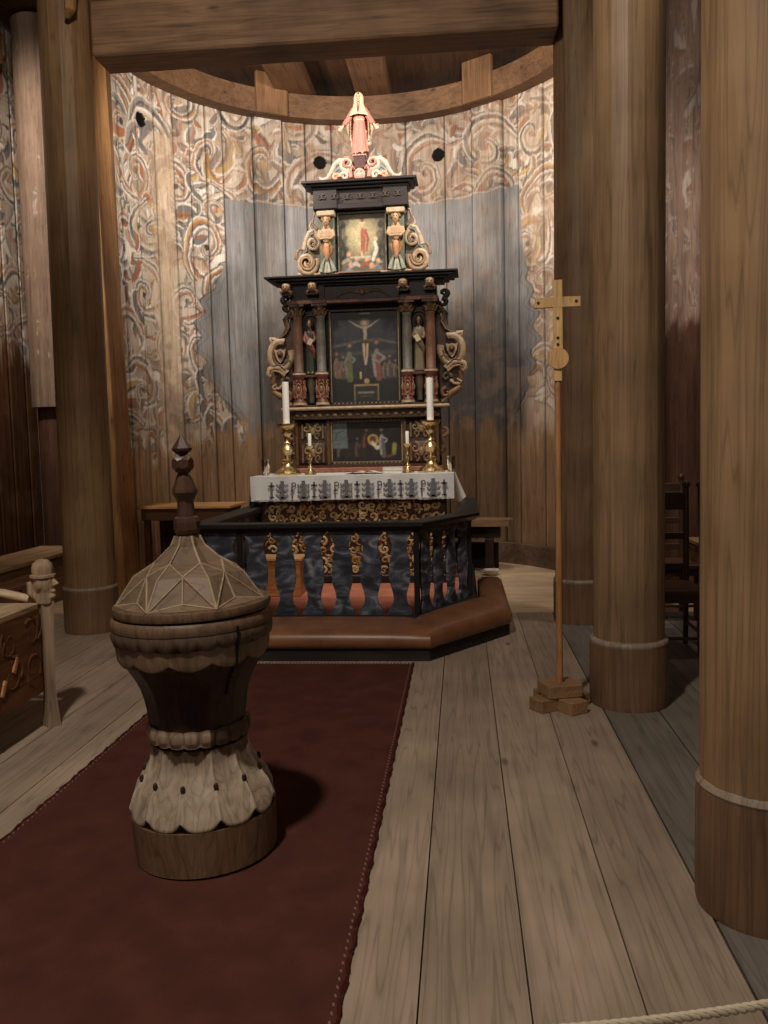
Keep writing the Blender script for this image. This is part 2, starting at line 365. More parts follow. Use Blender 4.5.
# the paint is duller and more faded towards the top and the middle of the apse
fade = np.clip((PH-.85)/.25, 0, 1)*np.clip((2.35-PH)/.2, 0, 1); mix(.42*fade*(.6+.8*nb), lin((122, 104, 90)))
fade = np.clip((PH-2.25)/.2, 0, 1); mix(.35*fade*(.5+.9*na), lin((205, 178, 150)))
mix(.28*(nb > .55), lin((188, 164, 142)))
# a bare, almost unpainted plank
bare = np.clip(1-np.abs(PH-.44)/.09, 0, 1)*(ZZ < 5.0)*np.clip((ZZ-3.0)/-.2+1.5, .6, 1); mix(np.clip(bare*2.2, 0, .88)*(.75+.4*nb), lin((196, 172, 146)))
# the grey field where an older altarpiece stood, with its scalloped painted border
zk = np.array([0, 1.75, 2.0, 2.3, 2.75, 3.23, 3.49, 3.7, 4.48, 9]); lk = np.array([.84, .84, .75, .64, .58, .63, .72, .775, .785, .785]); rk = np.array([2.3, 2.3, 2.37, 2.42, 2.46, 2.42, 2.39, 2.36, 2.335, 2.335])
sc_ = .030*np.abs(np.sin(ZZ*9.5))+.018*np.sin(ZZ*23)
low = np.clip((3.65-ZZ)/.2, 0, 1)
lb = np.interp(ZZ, zk, lk)+sc_*low; rb = np.interp(ZZ, zk, rk)-sc_*low
inside = np.clip((PH-lb)/.006, 0, 1)*np.clip((rb-PH)/.006, 0, 1)*(ZZ < 4.48)
edge = np.clip(1-np.abs(PH-lb)/.010, 0, 1)+np.clip(1-np.abs(PH-rb)/.010, 0, 1)+.6*np.clip(1-np.abs(PH-lb-.035)/.006, 0, 1)+.6*np.clip(1-np.abs(PH-rb+.035)/.006, 0, 1)
g = (np.array(lin((142, 140, 139)))[None, None]*(.80+.40*nb*nd*2.0)[..., None]).astype(np.float32)
brownish = np.clip(1-np.abs(PH-1.02)/.08, 0, 1)*.5+np.clip(1-np.abs(PH-2.15)/.08, 0, 1)*.5
g = g*(1-brownish[..., None]*.7)+np.array(lin((150, 134, 120)))*brownish[..., None]*.7
m = inside[..., None]; cv.a[:] = cv.a*(1-m)+g*m
mix(.75*edge*low*(ZZ > 1.8), lin((60, 58, 58)))
# a darker tone low around the altarpiece and bare brown timber below
dark_zone = np.clip((3.55-ZZ+(na-.5)*1.3)/1.0, 0, 1)*np.clip((PH-.86)/.12, 0, 1)*np.clip((2.44-PH)/.10, 0, 1); mix(.80*dark_zone, lin((62, 55, 50)))
zb = 1.78+(nb-.5)*.7+(nc-.5)*.2-.22*np.clip((.8-PH)/.4, 0, 1)
brown = np.clip((zb-ZZ)/.22, 0, 1)
bw = (np.array(lin((158, 126, 96)))[None, None]*(.62+.8*nd)[..., None]).astype(np.float32)
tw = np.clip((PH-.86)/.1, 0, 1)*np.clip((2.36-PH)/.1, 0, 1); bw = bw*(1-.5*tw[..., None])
m = brown[..., None]; cv.a[:] = cv.a*(1-m)+bw*m
mix(.5*np.clip((nc*na*4-1.15)*3, 0, 1)*(ZZ > 1.5)*(1-inside*.5), lin((150, 122, 100)))
mix(.6*np.clip(1-np.abs(ZZ-4.49-.01*np.sin(PH*40))/.012, 0, 1)*(PH > .93)*(PH < 2.24), lin((205, 195, 180)))
SEAMS = [.02, .15, .277, .40, .51, .606, .70, .79, .949, 1.099, 1.216, 1.347, 1.53, 1.721, 1.922, 2.072, 2.239, 2.326, 2.48, 2.62, 2.78, 2.95, 3.1]
off = np.zeros(nx)
for j in range(nx):
    ph = PHI0+j*PX/AR; k = sum(1 for q in SEAMS if q < ph); off[j] = .006*math.sin(k*2.4)
    if .949 < ph < 1.099 or 2.072 < ph < 2.239: off[j] -= .045
for q in SEAMS:
    j = int(round((q-PHI0)*AR/PX))
    if 0 < j < nx-1: off[j] = .035; cv.a[:, j] *= .15; cv.a[:, j-1] *= .7; cv.a[:, j+1] *= .7
for ph, z in ((.315, 5.07), (1.289, 5.04), (1.888, 5.05)):        # bored holes through the planks
    d = np.hypot((PH-ph)*AR, ZZ-z); hole = d < .082; mix(hole*1.0, lin((12, 10, 9)))
ra = AR+off[None, :]*np.ones((ny, 1))
for ph, z in ((.315, 5.07), (1.289, 5.04), (1.888, 5.05)):
    ra = ra+.02*((np.hypot((PH-ph)*AR, ZZ-z)) < .075)
def grid_mesh(name, X, Y, Z, A, mat):
    ny, nx = X.shape; me = bpy.data.meshes.new(name)
    co = np.stack([X, Y, Z], -1).reshape(-1, 3).astype(np.float32); nf = (ny-1)*(nx-1)
    i = (np.arange(ny-1)[:, None]*nx+np.arange(nx-1)[None]).ravel()
    f = np.stack([i, i+nx, i+nx+1, i+1], 1).astype(np.int32).ravel()
    me.vertices.add(len(co)); me.vertices.foreach_set('co', co.ravel()); me.loops.add(nf*4); me.loops.foreach_set('vertex_index', f)
    me.polygons.add(nf); me.polygons.foreach_set('loop_start', np.arange(nf, dtype=np.int32)*4); me.polygons.foreach_set('loop_total', np.full(nf, 4, np.int32)); me.update(); me.validate()
    at = me.color_attributes.new('Col', 'FLOAT_COLOR', 'POINT'); a = np.ones((ny*nx, 4), np.float32); a[:, :3] = np.clip(A, 0, 1).reshape(-1, 3); at.data.foreach_set('color', a.ravel())
    me.materials.append(mat); o = bpy.data.objects.new(name, me); COL.objects.link(o); return o
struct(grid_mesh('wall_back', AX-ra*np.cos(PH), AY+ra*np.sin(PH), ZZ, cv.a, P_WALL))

def flat_wall(name, p0, p1, ztop, seed, zbrown, base=(190, 168, 146), tone=1.0):
    p0 = Vector(p0); p1 = Vector(p1); L = (p1-p0).length; px = .016; c = Canvas(L, ztop, px, base); R = random.Random(seed)
    acanthus(c, R, 0, L, zbrown-.2, ztop, .60); warp(c, .07, seed)
    ny, nx = c.ny, c.nx; Z = (np.arange(ny)*px)[:, None]*np.ones((1, nx)); Sx = np.ones((ny, 1))*(np.arange(nx)*px)[None]
    n1 = noise2(ny, nx, (40, 5), seed); n2 = noise2(ny, nx, 20, seed+1); n3 = noise2(ny, nx, (90, 2), seed+2)
    b = np.clip((zbrown+(n1-.5)*1.3-Z)/.3, 0, 1)[..., None]; bw = np.array(lin((104, 70, 46)))*(.45+1.0*n3)[..., None]
    c.a[:] = c.a*(1-b)+bw*b; w_ = (.22*np.clip((n2-.5)*8, 0, 1))[..., None]; c.a[:] = (c.a*(1-w_)+np.array(lin((150, 120, 98)))*w_)*tone
    o_ = np.zeros(nx); j = 6
    while j < nx-1: o_[j] = .03; c.a[:, j] *= .3; j += R.randint(14, 24)
    d = (p1-p0).normalized(); nrm = Vector((-d.y, d.x))
    return struct(grid_mesh(name, p0.x+d.x*Sx+nrm.x*o_[None], p0.y+d.y*Sx+nrm.y*o_[None], Z, c.a, P_WALL))
flat_wall('wall_left', (-4.75, 2.0), (-4.75, 9.25), 5.96, 31, 2.7)
flat_wall('wall_left_end', (-4.75, 9.25), (-3.56, 9.25), 5.96, 32, 2.55)
flat_wall('wall_right_end', (1.52, 9.25), (2.9, 9.25), 5.96, 33, 2.0, (160, 124, 104), .8)
flat_wall('wall_right', (2.9, 9.25), (2.9, 2.0), 5.96, 34, 2.2, (160, 124, 104), .8)
def plain(name, c, d, col, mat): m = MB(); m.box(c, d, col); return struct(m.build(name, mat, smooth=0))
plain('wall_chancel_left', (-3.56, 8.92, 2.98), (.04, .66, 5.96), (120, 92, 66), W_Z)
plain('wall_chancel_right', (1.52, 8.92, 2.98), (.04, .66, 5.96), (120, 92, 66), W_Z)

# ------------------------------------------------------------------ floor and ceiling
fl = MB(); R2 = random.Random(3); x = -5.0+.106; BW = .2985
x = -.137-BW*17
while x < 3.2:
    y = -2.6-R2.random()
    while y < 7.35:
        y2 = min(7.35, y+R2.uniform(10.6, 11)); 
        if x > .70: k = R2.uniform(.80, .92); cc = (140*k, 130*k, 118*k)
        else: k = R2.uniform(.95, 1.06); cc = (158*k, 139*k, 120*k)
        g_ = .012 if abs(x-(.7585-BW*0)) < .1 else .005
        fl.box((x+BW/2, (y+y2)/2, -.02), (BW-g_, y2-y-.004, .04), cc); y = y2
    x += BW
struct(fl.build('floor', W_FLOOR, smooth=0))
fl = MB(); y = 7.35
while y < 11.2:
    fl.box((-.93, y+.11, -.02), (7.9, .214, .04), shade((204, 178, 146), R2.uniform(.94, 1.05))); y += .22
struct(fl.build('floor_chancel', wood('chancel_floor_wood', 'x', freq=24, stretch=.045, lo=.78, hi=1.12, rough=.5, bump=.15, blotch=.2), smooth=0))
plain('floor_underside', (-.9, 5, -.09), (9, 14.5, .08), (30, 24, 20), W_Y)
cl = MB(); x = -4.9
while x < 3.0: cl.box((x+.13, 6.2, 5.99), (.259, 10.6, .04), shade((92, 64, 44), .8+.3*((x*7.3) % 1))); x += .26
struct(cl.build('ceiling', W_Y, smooth=0))

# ------------------------------------------------------------------ timbers
def curved(name, r0, r1, z0, z1, a0, a1, col, mat, n=48, label=None):
    m = MB()
    vs = []; 
    for i in range(n+1):
        a = a0+(a1-a0)*i/n
        for r, z in ((r0, z0), (r1, z0), (r1, z1), (r0, z1)): vs.append((AX-r*math.cos(a), AY+r*math.sin(a), z))
    fs = [(i*4+k, i*4+(k+1) % 4, i*4+4+(k+1) % 4, i*4+4+k) for i in range(n) for k in range(4)]+[(0, 1, 2, 3), (n*4+3, n*4+2, n*4+1, n*4)]
    m.add(vs, fs, col); return m.build(name, mat)
W_RING = wood('plate_wood', 'x', freq=16, stretch=.3, lo=.6, hi=1.2, bump=.3)
tag(curved('wall_plate', AR-.20, AR+.12, 5.50, 5.78, .02, PI-.02, (112, 82, 58), W_RING), 'curved timber plate running along the top of the painted round wall', 'beam')
for lab, a in (('broad brown post end crossing the curved plate left of the pink statue', 1.024), ('broad brown post end crossing the curved plate right of the pink statue', 2.155)):
    m = MB(); r = AR-.215; m.box((AX-r*math.cos(a), AY+r*math.sin(a), 5.73), (.40, .07, .48), (124, 90, 62), rz=PI/2-a, bev=.008)
    tag(m.build('post_end', W_Z), lab, 'post')
for lab, a in (('low timber sill following the foot of the round wall', 0),):
    tag(curved('floor_sill', AR-.17, AR-.04, 0.0, .24, .3, PI-.3, (116, 94, 76), W_RING), lab, 'sill')
for lab, x in (('left of the two ceiling joists above the statue, dark brown', -1.98), ('right of the two ceiling joists above the statue, dark brown', -1.02)):
    m = MB(); m.box((x, 9.0, 5.875), (.42, 4.3, .18), (112, 80, 55), bev=.012); tag(m.build('ceiling_joist', W_Y), lab, 'beam', 'joists over the apse')
m = MB(); m.box((-1.03, 6.86, 4.765), (3.60, .34, .42), (138, 106, 78), bev=.015); tag(m.build('crossbeam', W_X), 'thick horizontal timber crossbeam in front of the apse, the lower of two', 'beam')
m = MB(); m.box((-1.03, 6.92, 5.23), (3.60, .30, .50), (112, 84, 60), bev=.015); tag(m.build('crossbeam', W_X), 'darker horizontal crossbeam lying on top of the lower beam', 'beam')
m = MB(); m.box((-4.665, 8.1, 5.60), (.15, 1.1, .34), (120, 84, 56), bev=.015); tag(m.build('crossbeam', W_X), 'short timber beam end at the upper left corner, above the painted aisle wall', 'beam')
# golden jamb post at the apse mouth
m = MB(); m.box((-3.47, 8.28, 2.95), (.14, .40, 5.9), (186, 138, 90), bev=.008, ry=-.022); tag(m.build('jamb_post', W_Z), 'narrow golden upright post between the left pillar and the painted wall', 'post')

def pillar(x, y, r, h, label, tx=0, ty=0, col=(138, 102, 68), base=(122, 92, 68), hb=.37, rot=0, n=14, kb=1.075):
    t = thing('pillar', label, 'pillar', (x, y, 0))
    m = MB(); m.lathe([(r*(kb-.02), 0), (r*kb, .02), (r*kb, hb-.05), (r*(kb-.01), hb-.012)], base, n=48); m.build('base_drum', W_PIL, t, smooth=50)
    m = MB(); vs = [];
    m.lathe([(r*(kb-.02), hb-.012), (r*(kb+.005), hb), (r*(kb-.03), hb+.014), (r*.98, hb+.022)], (150, 132, 112), n=48); m.build('base_ring', W_PIL, t, smooth=50)
    m = MB(); rings = 24
    def fn(u, v):
        a = TAU*u+rot; z = hb+.02+v*(h-hb-.02); k = r*(1-.06*v)
        fa = (a % (TAU/n))-PI/n; k *= .55+.45*math.cos(PI/n)/math.cos(fa)
        return (tx*v+k*math.cos(a), ty*v+k*math.sin(a), z), col
    m.surf(fn, n*3, rings, True, True, True); m.build('shaft', W_PIL, t, smooth=10)
    return t
pillar(.947, 2.70, .206, 5.96, 'nearest wooden pillar, cut off by the right edge of the view', tx=-.04, hb=.40, col=(148, 118, 86), kb=1.04, n=12, rot=.12)
pillar(.924, 4.82, .196, 5.96, 'thick wooden pillar standing right behind the wooden cross', tx=.0, hb=.36, col=(140, 112, 82), kb=1.10)
pillar(.955, 7.02, .20, 5.96, 'farthest wooden pillar of the right row, beside the painted wall', tx=.0, hb=.34, col=(132, 104, 76))
lp = pillar(-3.075, 6.72, .205, 5.96, 'tall wooden pillar at the left, below the crossbeam end', tx=.03, hb=.36, col=(146, 114, 80))
m = MB(); m.tube([(-2.92, 6.40, 5.6), (-2.88, 6.42, 5.2), (-2.86, 6.44, 4.95), (-2.88, 6.46, 4.80), (-2.92, 6.49, 4.76)], [.07, .075, .075, .06, .03], (164, 126, 84), n=10, sx=.6); tag(m.build('knee_bracket', W_Z), 'curved wooden bracket on the left pillar top beside the beam', 'bracket')

def log_stave(x, y, r, z0, h, label, seed, col, paint_to=None, plain_at=.40):
    R = random.Random(seed); c = Canvas(PI*r*1.2, h, .014, col); acanthus(c, R, 0, PI*r*1.2, .3, h, .42, (.14, .22))
    ny, nx = c.ny, c.nx; n1 = noise2(ny, nx, (20, 5), seed); n2 = noise2(ny, nx, (60, 3), seed+4)
    Z = (np.arange(ny)*.014)[:, None]*np.ones((1, nx)); w_ = np.clip((n1-plain_at)*5, .5, .97)[..., None]; c.a[:] = c.a*(1-w_)+(np.array(lin(col))*(.6+.7*n2)[..., None])*w_
    if paint_to: b = np.clip((paint_to-Z+(n1-.5)*.5)/.2, 0, 1)[..., None]; c.a[:] = c.a*(1-b)+np.array(lin((100, 70, 54)))*(.5+.8*n2)[..., None]*b
    A = np.concatenate([c.a, c.a[:, ::-1]], 1); nx2 = A.shape[1]; an = np.linspace(0, TAU, nx2)[None]-PI/2*0+PI
    rr = r*(1+.04*(noise2(ny, nx2, (60, 8), seed+9)-.5))
    rr[:, -1] = rr[:, 0]
    o = grid_mesh('log_stave', rr*np.cos(an), rr*np.sin(an), z0+Z[:, :1]*np.ones((1, nx2)), A, P_WALL); o.location = (x, y, 0); return tag(o, label, 'post')
log_stave(-4.36, 8.92, .25, 1.95, 4.0, 'round weathered log stave left of the left pillar', 51, (140, 116, 98), None, .1)
log_stave(-4.38, 8.95, .19, 0.0, 1.95, 'dark charred post foot under the weathered log stave', 53, (70, 50, 38), 2.5, .1)
log_stave(2.28, 8.95, .22, 0.0, 5.9, 'round reddish log stave seen between the two nearest right pillars', 52, (164, 136, 120), 2.7, .25)

# ------------------------------------------------------------------ carpet runner
t = thing('carpet_runner', 'long dark red woven carpet runner lying under the font', 'carpet', (-1.06, 2.9, 0))
m = MB(); m.box((0, 0, .006), (1.44, 5.42, .012), (84, 50, 42)); m.build('woven_pile', P_RED, t, smooth=0)
m = MB()
for sx in (-1, 1):
    m.tube([(sx*.716+.004*math.sin(i*1.7), -2.71+i*.0452, .010) for i in range(121)], .008, (70, 28, 24), n=5)
    for i in range(150): m.box((sx*.700, -2.69+i*.036, .0125), (.006, .014, .004), (132, 98, 84), rz=.3)
for i in range(60): m.box((-.70+i*.0237, 2.690, .0125), (.012, .007, .004), (196, 176, 160))
m.build('stitched_edge', P_CLOTH, t, smooth=0)

# ------------------------------------------------------------------ chancel step, kneeler and altar rail
PC = -1.035
def ring_poly(hw, hs, yf, yc, yb):
    return [(PC-hs, yb), (PC-hs, yc), (PC-hw, yf), (PC+hw, yf), (PC+hs, yc), (PC+hs, yb)]
t = thing('altar_step', 'low step with worn red carpet inside the altar rail', 'step', (0, 0, 0))
m = MB(); m.prismz([(-2.14, 9.45), (-2.14, 6.36), (-1.76, 6.26)]+ring_poly(.66, 1.15, 6.26, 7.12, 9.45)[3:], 0, .12, (62, 50, 42)); m.build('step_body', W_X, t, smooth=0)
m = MB(); m.prismz([(-1.94, 9.4), (-1.94, 6.5), (-1.7, 6.47)]+ring_poly(.63, 1.04, 6.47, 7.24, 9.4)[3:], .121, .135, (192, 122, 98)); m.build('red_carpet', P_RED, t, smooth=0)
t = thing('kneeler', 'brown leather kneeling cushion wrapped round the foot of the altar rail', 'kneeler', (0, 0, 0))
m = MB()
O = [(-2.36, 8.0), (-2.36, 6.0), (-1.95, 5.70)]+ring_poly(.80, 1.385, 5.70, 6.50, 8.0)[3:]; I = [(-2.15, 8.0), (-2.15, 6.35), (-1.76, 6.24)]+ring_poly(.67, 1.17, 6.24, 7.06, 8.0)[3:]
for k in range(5):
    q = [O[k], O[k+1], I[k+1], I[k]]; m.prismz(q, 0, .085, (46, 38, 34))
m.build('kneeler_base', W_X, t, smooth=0)
for k in range(5):
    # padded segment: rounded profile swept between mitres
    a0, a1, b0, b1 = map(Vector, (O[k]+(0,), O[k+1]+(0,), I[k]+(0,), I[k+1]+(0,)))
    prof = [(.0, .086), (-.05, .10), (-.075, .13), (-.06, .165), (-.02, .195), (.06, .212), (.25, .22), (.5, .222), (.8, .218), (.95, .20), (1.0, .17), (1.0, .086)]
    m = MB(); nsg = 14; vs = []
    for i in range(nsg+1):
        s_ = i/nsg; pu = .006*math.sin(PI*s_)
        for u, z in prof:
            p = (a0.lerp(a1, s_)).lerp(b0.lerp(b1, s_), u); zz = z+(pu if z > .15 else 0)
            e = min(s_, 1-s_)*nsg; zz -= .012*max(0, 1-e) if z > .18 else 0
            vs.append((p.x, p.y, zz))
    n = len(prof); fs = [(i*n+j, i*n+j+1, (i+1)*n+j+1, (i+1)*n+j) for i in range(nsg) for j in range(n-1)]+[(i*n+n-1, i*n, (i+1)*n, (i+1)*n+n-1) for i in range(nsg)]+[tuple(range(n)), tuple(nsg*n+j for j in range(n))]
    m.add(vs, fs, (134, 88, 58)); m.build('cushion', P_LEATHER, t, smooth=50)

t = thing('altar_rail', 'black and blue marbled altar rail with flat cut balusters and angled corners', 'railing', (0, 0, 0))
RZ = .121; RH = .775
path = [(-2.03, 8.95), (-2.03, 6.45), (-1.715, 6.40)]+ring_poly(.685, 1.09, 6.40, 7.18, 8.95)[3:]
def mitre(P, d):
    out = []
    for i, p in enumerate(P):
        p = Vector(p); ns = []
        for a, b in ((i-1, i), (i, i+1)):
            if 0 <= a and b < len(P):
                e = (Vector(P[b])-Vector(P[a])).normalized(); ns.append(Vector((-e.y, e.x)))
        n = sum(ns, Vector((0, 0))).normalized(); out.append(p+n*(d/max(.3, n.dot(ns[0]))))
    return out
def sweep(P, prof, col):
    m = MB(); vs = []
    ringsd = [mitre(P, d) for d, z in prof]
    k = len(prof)
    for i in range(len(P)):
        for j, (d, z) in enumerate(prof): vs.append((ringsd[j][i].x, ringsd[j][i].y, z))
    fs = [(i*k+j, i*k+(j+1) % k, (i+1)*k+(j+1) % k, (i+1)*k+j) for i in range(len(P)-1) for j in range(k)]+[tuple(range(k)), tuple((len(P)-1)*k+j for j in range(k))]
    m.add(vs, fs, col); return m
zt = RZ+RH
sweep(path, [(-.085, zt-.035), (-.09, zt-.03), (-.09, zt-.006), (-.08, zt), (.08, zt), (.09, zt-.006), (.09, zt-.03), (.07, zt-.05), (.035, zt-.07), (-.035, zt-.07), (-.07, zt-.05)], (30, 26, 27)).build('top_rail', P_BLACK, t, smooth=20)
sweep(path, [(-.06, RZ), (-.065, RZ+.035), (-.05, RZ+.05), (-.03, RZ+.062), (.03, RZ+.062), (.05, RZ+.05), (.06, RZ)], (30, 32, 40)).build('bottom_rail', P_BLACK, t, smooth=20)
GAP = [(0, .046), (.03, .044), (.05, .06), (.085, .105), (.13, .125), (.17, .116), (.215, .09), (.255, .066), (.32, .060), (.40, .066), (.46, .084), (.52, .108), (.56, .112), (.59, .092), (.62, .062), (.64, .026), (.66, .010)]
def baluster(c, ang, pitch, edge=0):
    z0 = RZ+.06; H_ = zt-.07-z0; k = H_/.66
    L = []; Rr = []
    for z, g in GAP:
        hw = pitch/2-g/2
        L.append((-hw, z0+z*k)); Rr.append((hw, z0+z*k))
    out = L+Rr[::-1]; M = Matrix.Translation((c[0], c[1], 0)) @ Matrix.Rotation(ang, 4, 'Z')
    m = MB(); n = len(L); vs = [(x, -.014, z) for x, z in L]+[(x, -.014, z) for x, z in Rr]+[(x, .014, z) for x, z in L]+[(x, .014, z) for x, z in Rr]
    fs = []
    for i in range(n-1):
        fs += [(i, n+i, n+i+1, i+1), (2*n+i, 2*n+i+1, 3*n+i+1, 3*n+i), (i, i+1, 2*n+i+1, 2*n+i), (n+i, 3*n+i, 3*n+i+1, n+i+1)]
    fs += [(0, 2*n, 3*n, n), (n-1, 2*n-1, 4*n-1, 3*n-1)]
    m.add([M @ Vector(p) for p in vs], fs, (50, 54, 64)); m.build('baluster', P_MARBLE, t, smooth=0)
m0 = MB()
for k in range(5):
    a = Vector(path[k]); b = Vector(path[k+1]); d = (b-a); L = d.length; n = {0: 10, 1: 1, 2: 6, 3: 4, 4: 8}[k]; ang = math.atan2(d.y, d.x)
    u = d.normalized(); in0 = .02 if k != 1 else .0
    for i in range(n):
        c = a+u*(in0+(L-2*in0)*(i+.5)/n); baluster(c, ang, (L-2*in0)/n)
for p in path:
    m = MB(); m.box((p[0], p[1], RZ+.06+(zt-.07-RZ-.06)/2), (.042, .042, zt-.07-RZ-.06), (24, 22, 24), rz=0, bev=.004); m.build('corner_post', P_BLACK, t, smooth=0)

# ------------------------------------------------------------------ altar table, carved front, linen
GOLD = (160, 128, 84); GOLDL = (196, 168, 120); DKW = (70, 44, 30); CRM = (206, 182, 146); BLK = (34, 25, 21); REDB = (98, 58, 45); PNK = (214, 150, 128)
def spiral(cx, cz, r, a0, turns, sgn, n=22, shrink=.88):
    return [(cx+r*(1-shrink*i/(n-1))*math.cos(a0+sgn*TAU*turns*i/(n-1)), cz+r*(1-shrink*i/(n-1))*math.sin(a0+sgn*TAU*turns*i/(n-1))) for i in range(n)]
def band3(m, pts, y, rad, col, n=6, sy=.7, taper=True):
    k = len(pts); rr = [rad*(1-.6*i/(k-1)) if taper else rad for i in range(k)]
    m.tube([(x, y, z) for x, z in pts], rr, col, n=n, sy=sy)
TZ = 1.183; TW = .968
t = thing('altar_table', 'altar table with carved gilded front behind the black rail', 'altar', (-1.055, 8.5, .136))
m = MB(); m.box((0, 0, (TZ-.136-.05)/2), (2*TW-.14, .68, TZ-.136-.05), DKW); m.build('altar_body', W_X, t, smooth=0)
m = MB(); m.box((0, 0, TZ-.136-.025), (2*TW, .82, .05), (92, 62, 42), bev=.008); m.build('altar_slab', W_X, t, smooth=0)
R4 = random.Random(11); m = MB()
m.box((0, -.347, .50), (2*TW-.16, .012, .86), (64, 38, 26))
x = -TW+.17
while x < TW-.1:
    for z in [.12+.105*q for q in range(8)]:
        sg = R4.choice([-1, 1]); c = R4.choice([GOLD, GOLDL, GOLD, (150, 112, 64)])
        band3(m, spiral(x+R4.uniform(-.015, .015), z+R4.uniform(-.015, .015), R4.uniform(.036, .05), R4.uniform(0, TAU), R4.uniform(.9, 1.4), sg, n=14), -.357, .016, c)
        for q in range(4):
            a = R4.uniform(0, TAU); l = .05; band3(m, [(x+.045*math.cos(a)+l*i/4*math.cos(a+.5*i/4), z+.045*math.sin(a)+l*i/4*math.sin(a+.5*i/4)) for i in range(5)], -.356, .011, R4.choice([GOLD, GOLDL, REDB]))
    x += .10
m.build('carved_front', P_CARVE, t, smooth=60)
m = MB(); m.box((0, -.36, .04), (2*TW-.1, .05, .08), (28, 22, 20), bev=.01); m.build('plinth', P_BLACK, t, smooth=0)

t = thing('altar_cloth', 'white linen altar cloth with a grey embroidered band along the front', 'tablecloth', (-1.055, 8.5, TZ))
m = MB()
m.box((0, 0, .004), (2*TW+.03, .85, .006), (222, 219, 215))
def front(u, v):
    x = (u-.5)*(2*TW+.03); z = .004-.235*v-.006*math.sin(u*9)*v; y = -.425-.012*v*math.sin(u*31)-.006*v*math.sin(u*67)-.004; return (x, y, z), (222, 219, 215)
m.surf(front, 90, 10, closed=False)
def side(sg):
    def fn(u, v):
        y = -.425+.85*u; dr = .235+.06*math.sin(u*PI*1.2+.3)+.06*u; z = .004-dr*v; x = sg*(TW+.015+.10*v*(.15+u)+.015*v*math.sin(u*17)); return (x, y, z), (222, 219, 215)
    return fn
m.surf(side(1), 30, 8, closed=False); m.surf(side(-1), 30, 8, closed=False)
cl_ = m.build('linen', P_CLOTH, t, smooth=60)
# embroidered band: crosses, stepped trees and looped staffs
m = MB(); G1 = (112, 112, 116); G2 = (132, 132, 136); YB = -.447
def rect(x, z, w_, h_, c=G1): m.box((x, YB, z), (w_, .004, h_), c)
def em_cross(x): rect(x, -.125, .020, .15); rect(x, -.085, .058, .020); rect(x, -.194, .05, .014)
def em_tree(x):
    rect(x, -.122, .036, .17)
    for q in range(3):
        z = -.07-.05*q
        for sg in (-1, 1): m.tube([(x+sg*(.02+.035*i/5), YB, z-.022*math.sin(PI*i/5)) for i in range(6)], [.010]*6, G2, n=5, sy=.25)
    rect(x, -.20, .075, .016)
def em_staff(x):
    rect(x-.006, -.13, .014, .15); m.tube([(x+.012+.018*math.cos(a), YB, -.075+.020*math.sin(a)) for a in [TAU*i/10 for i in range(11)]], .006, G1, n=5, sy=.3); rect(x, -.135, .045, .010)
seq = 'CTPTCTPTCTPTCTPTC'
for i, k in enumerate(seq):
    x = -.77+1.66*i/(len(seq)-1); {'C': em_cross, 'T': em_tree, 'P': em_staff}[k](x)
rect(0, -.222, 1.9, .006, (170, 168, 168))
m.build('embroidered_band', P_CLOTH, t, smooth=0)

# ------------------------------------------------------------------ carved altarpiece (retable)
ret = thing('altarpiece', 'tall carved altarpiece with dark cornices, columns and three paintings on the altar', 'altarpiece', (-.985, 8.915, TZ+.008), rz=math.radians(-1.2)); RET.append(ret)
W2 = (150, 116, 88)
m = MB(); m.box((0, .10, .58), (1.56, .10, 1.15), BLK); m.box((0, .10, 1.5), (1.52, .10, .9), BLK); m.box((0, .10, 2.45), (.92, .08, .95), (46, 40, 34)); m.build('back_board', P_CARVE, ret, smooth=0)
m = MB(); m.box((0, -.015, .025), (1.60, .17, .05), (150, 96, 74), bev=.01); m.box((0, -.01, .062), (1.50, .15, .022), (70, 44, 32)); m.build('base_moulding', P_CARVE, ret, smooth=0)
# predella
def framed(name, cx, cz, w_, h_, y, img, fr=.032, fcol=(96, 66, 42), lit=(168, 132, 84)):
    """picture panel with a moulded frame"""
    ny, nx, _ = img.shape; X = np.linspace(cx-w_/2, cx+w_/2, nx)[None]*np.ones((ny, 1)); Z = np.array([rz_(q) for q in np.linspace(cz-h_/2, cz+h_/2, ny)])[:, None]*np.ones((1, nx))
    img = (lambda b: (b+np.roll(b, 1, 0)+np.roll(b, -1, 0)+np.roll(b, 1, 1)+np.roll(b, -1, 1))/5)(img)*(.75+.5*noise2(ny, nx, 9, 77))[..., None]
    o = grid_mesh(name, X, y+np.zeros_like(X), Z, img, P_PIC); o.parent = ret
    m = MB()
    for sg in (-1, 1):
        m.box((cx+sg*(w_/2+fr/2), y-.012, cz), (fr, .035, h_+2*fr), fcol, bev=.007); m.box((cx, y-.012, cz+sg*(h_/2+fr/2)), (w_+2*fr, .035, fr), fcol, bev=.007)
        m.box((cx+sg*(w_/2+.006), y-.026, cz), (.010, .016, h_), lit)
    k = int(w_/.042)
    for i in range(k):
        for sg in (-1, 1): m.ball((cx-w_/2+(i+.5)*w_/k, y-.028, cz+sg*(h_/2+fr*.45)), (.011, .008, .007), lit, n=6, m=4)
    f_ = m.build('picture_frame', P_CARVE, o, smooth=30)
    return o
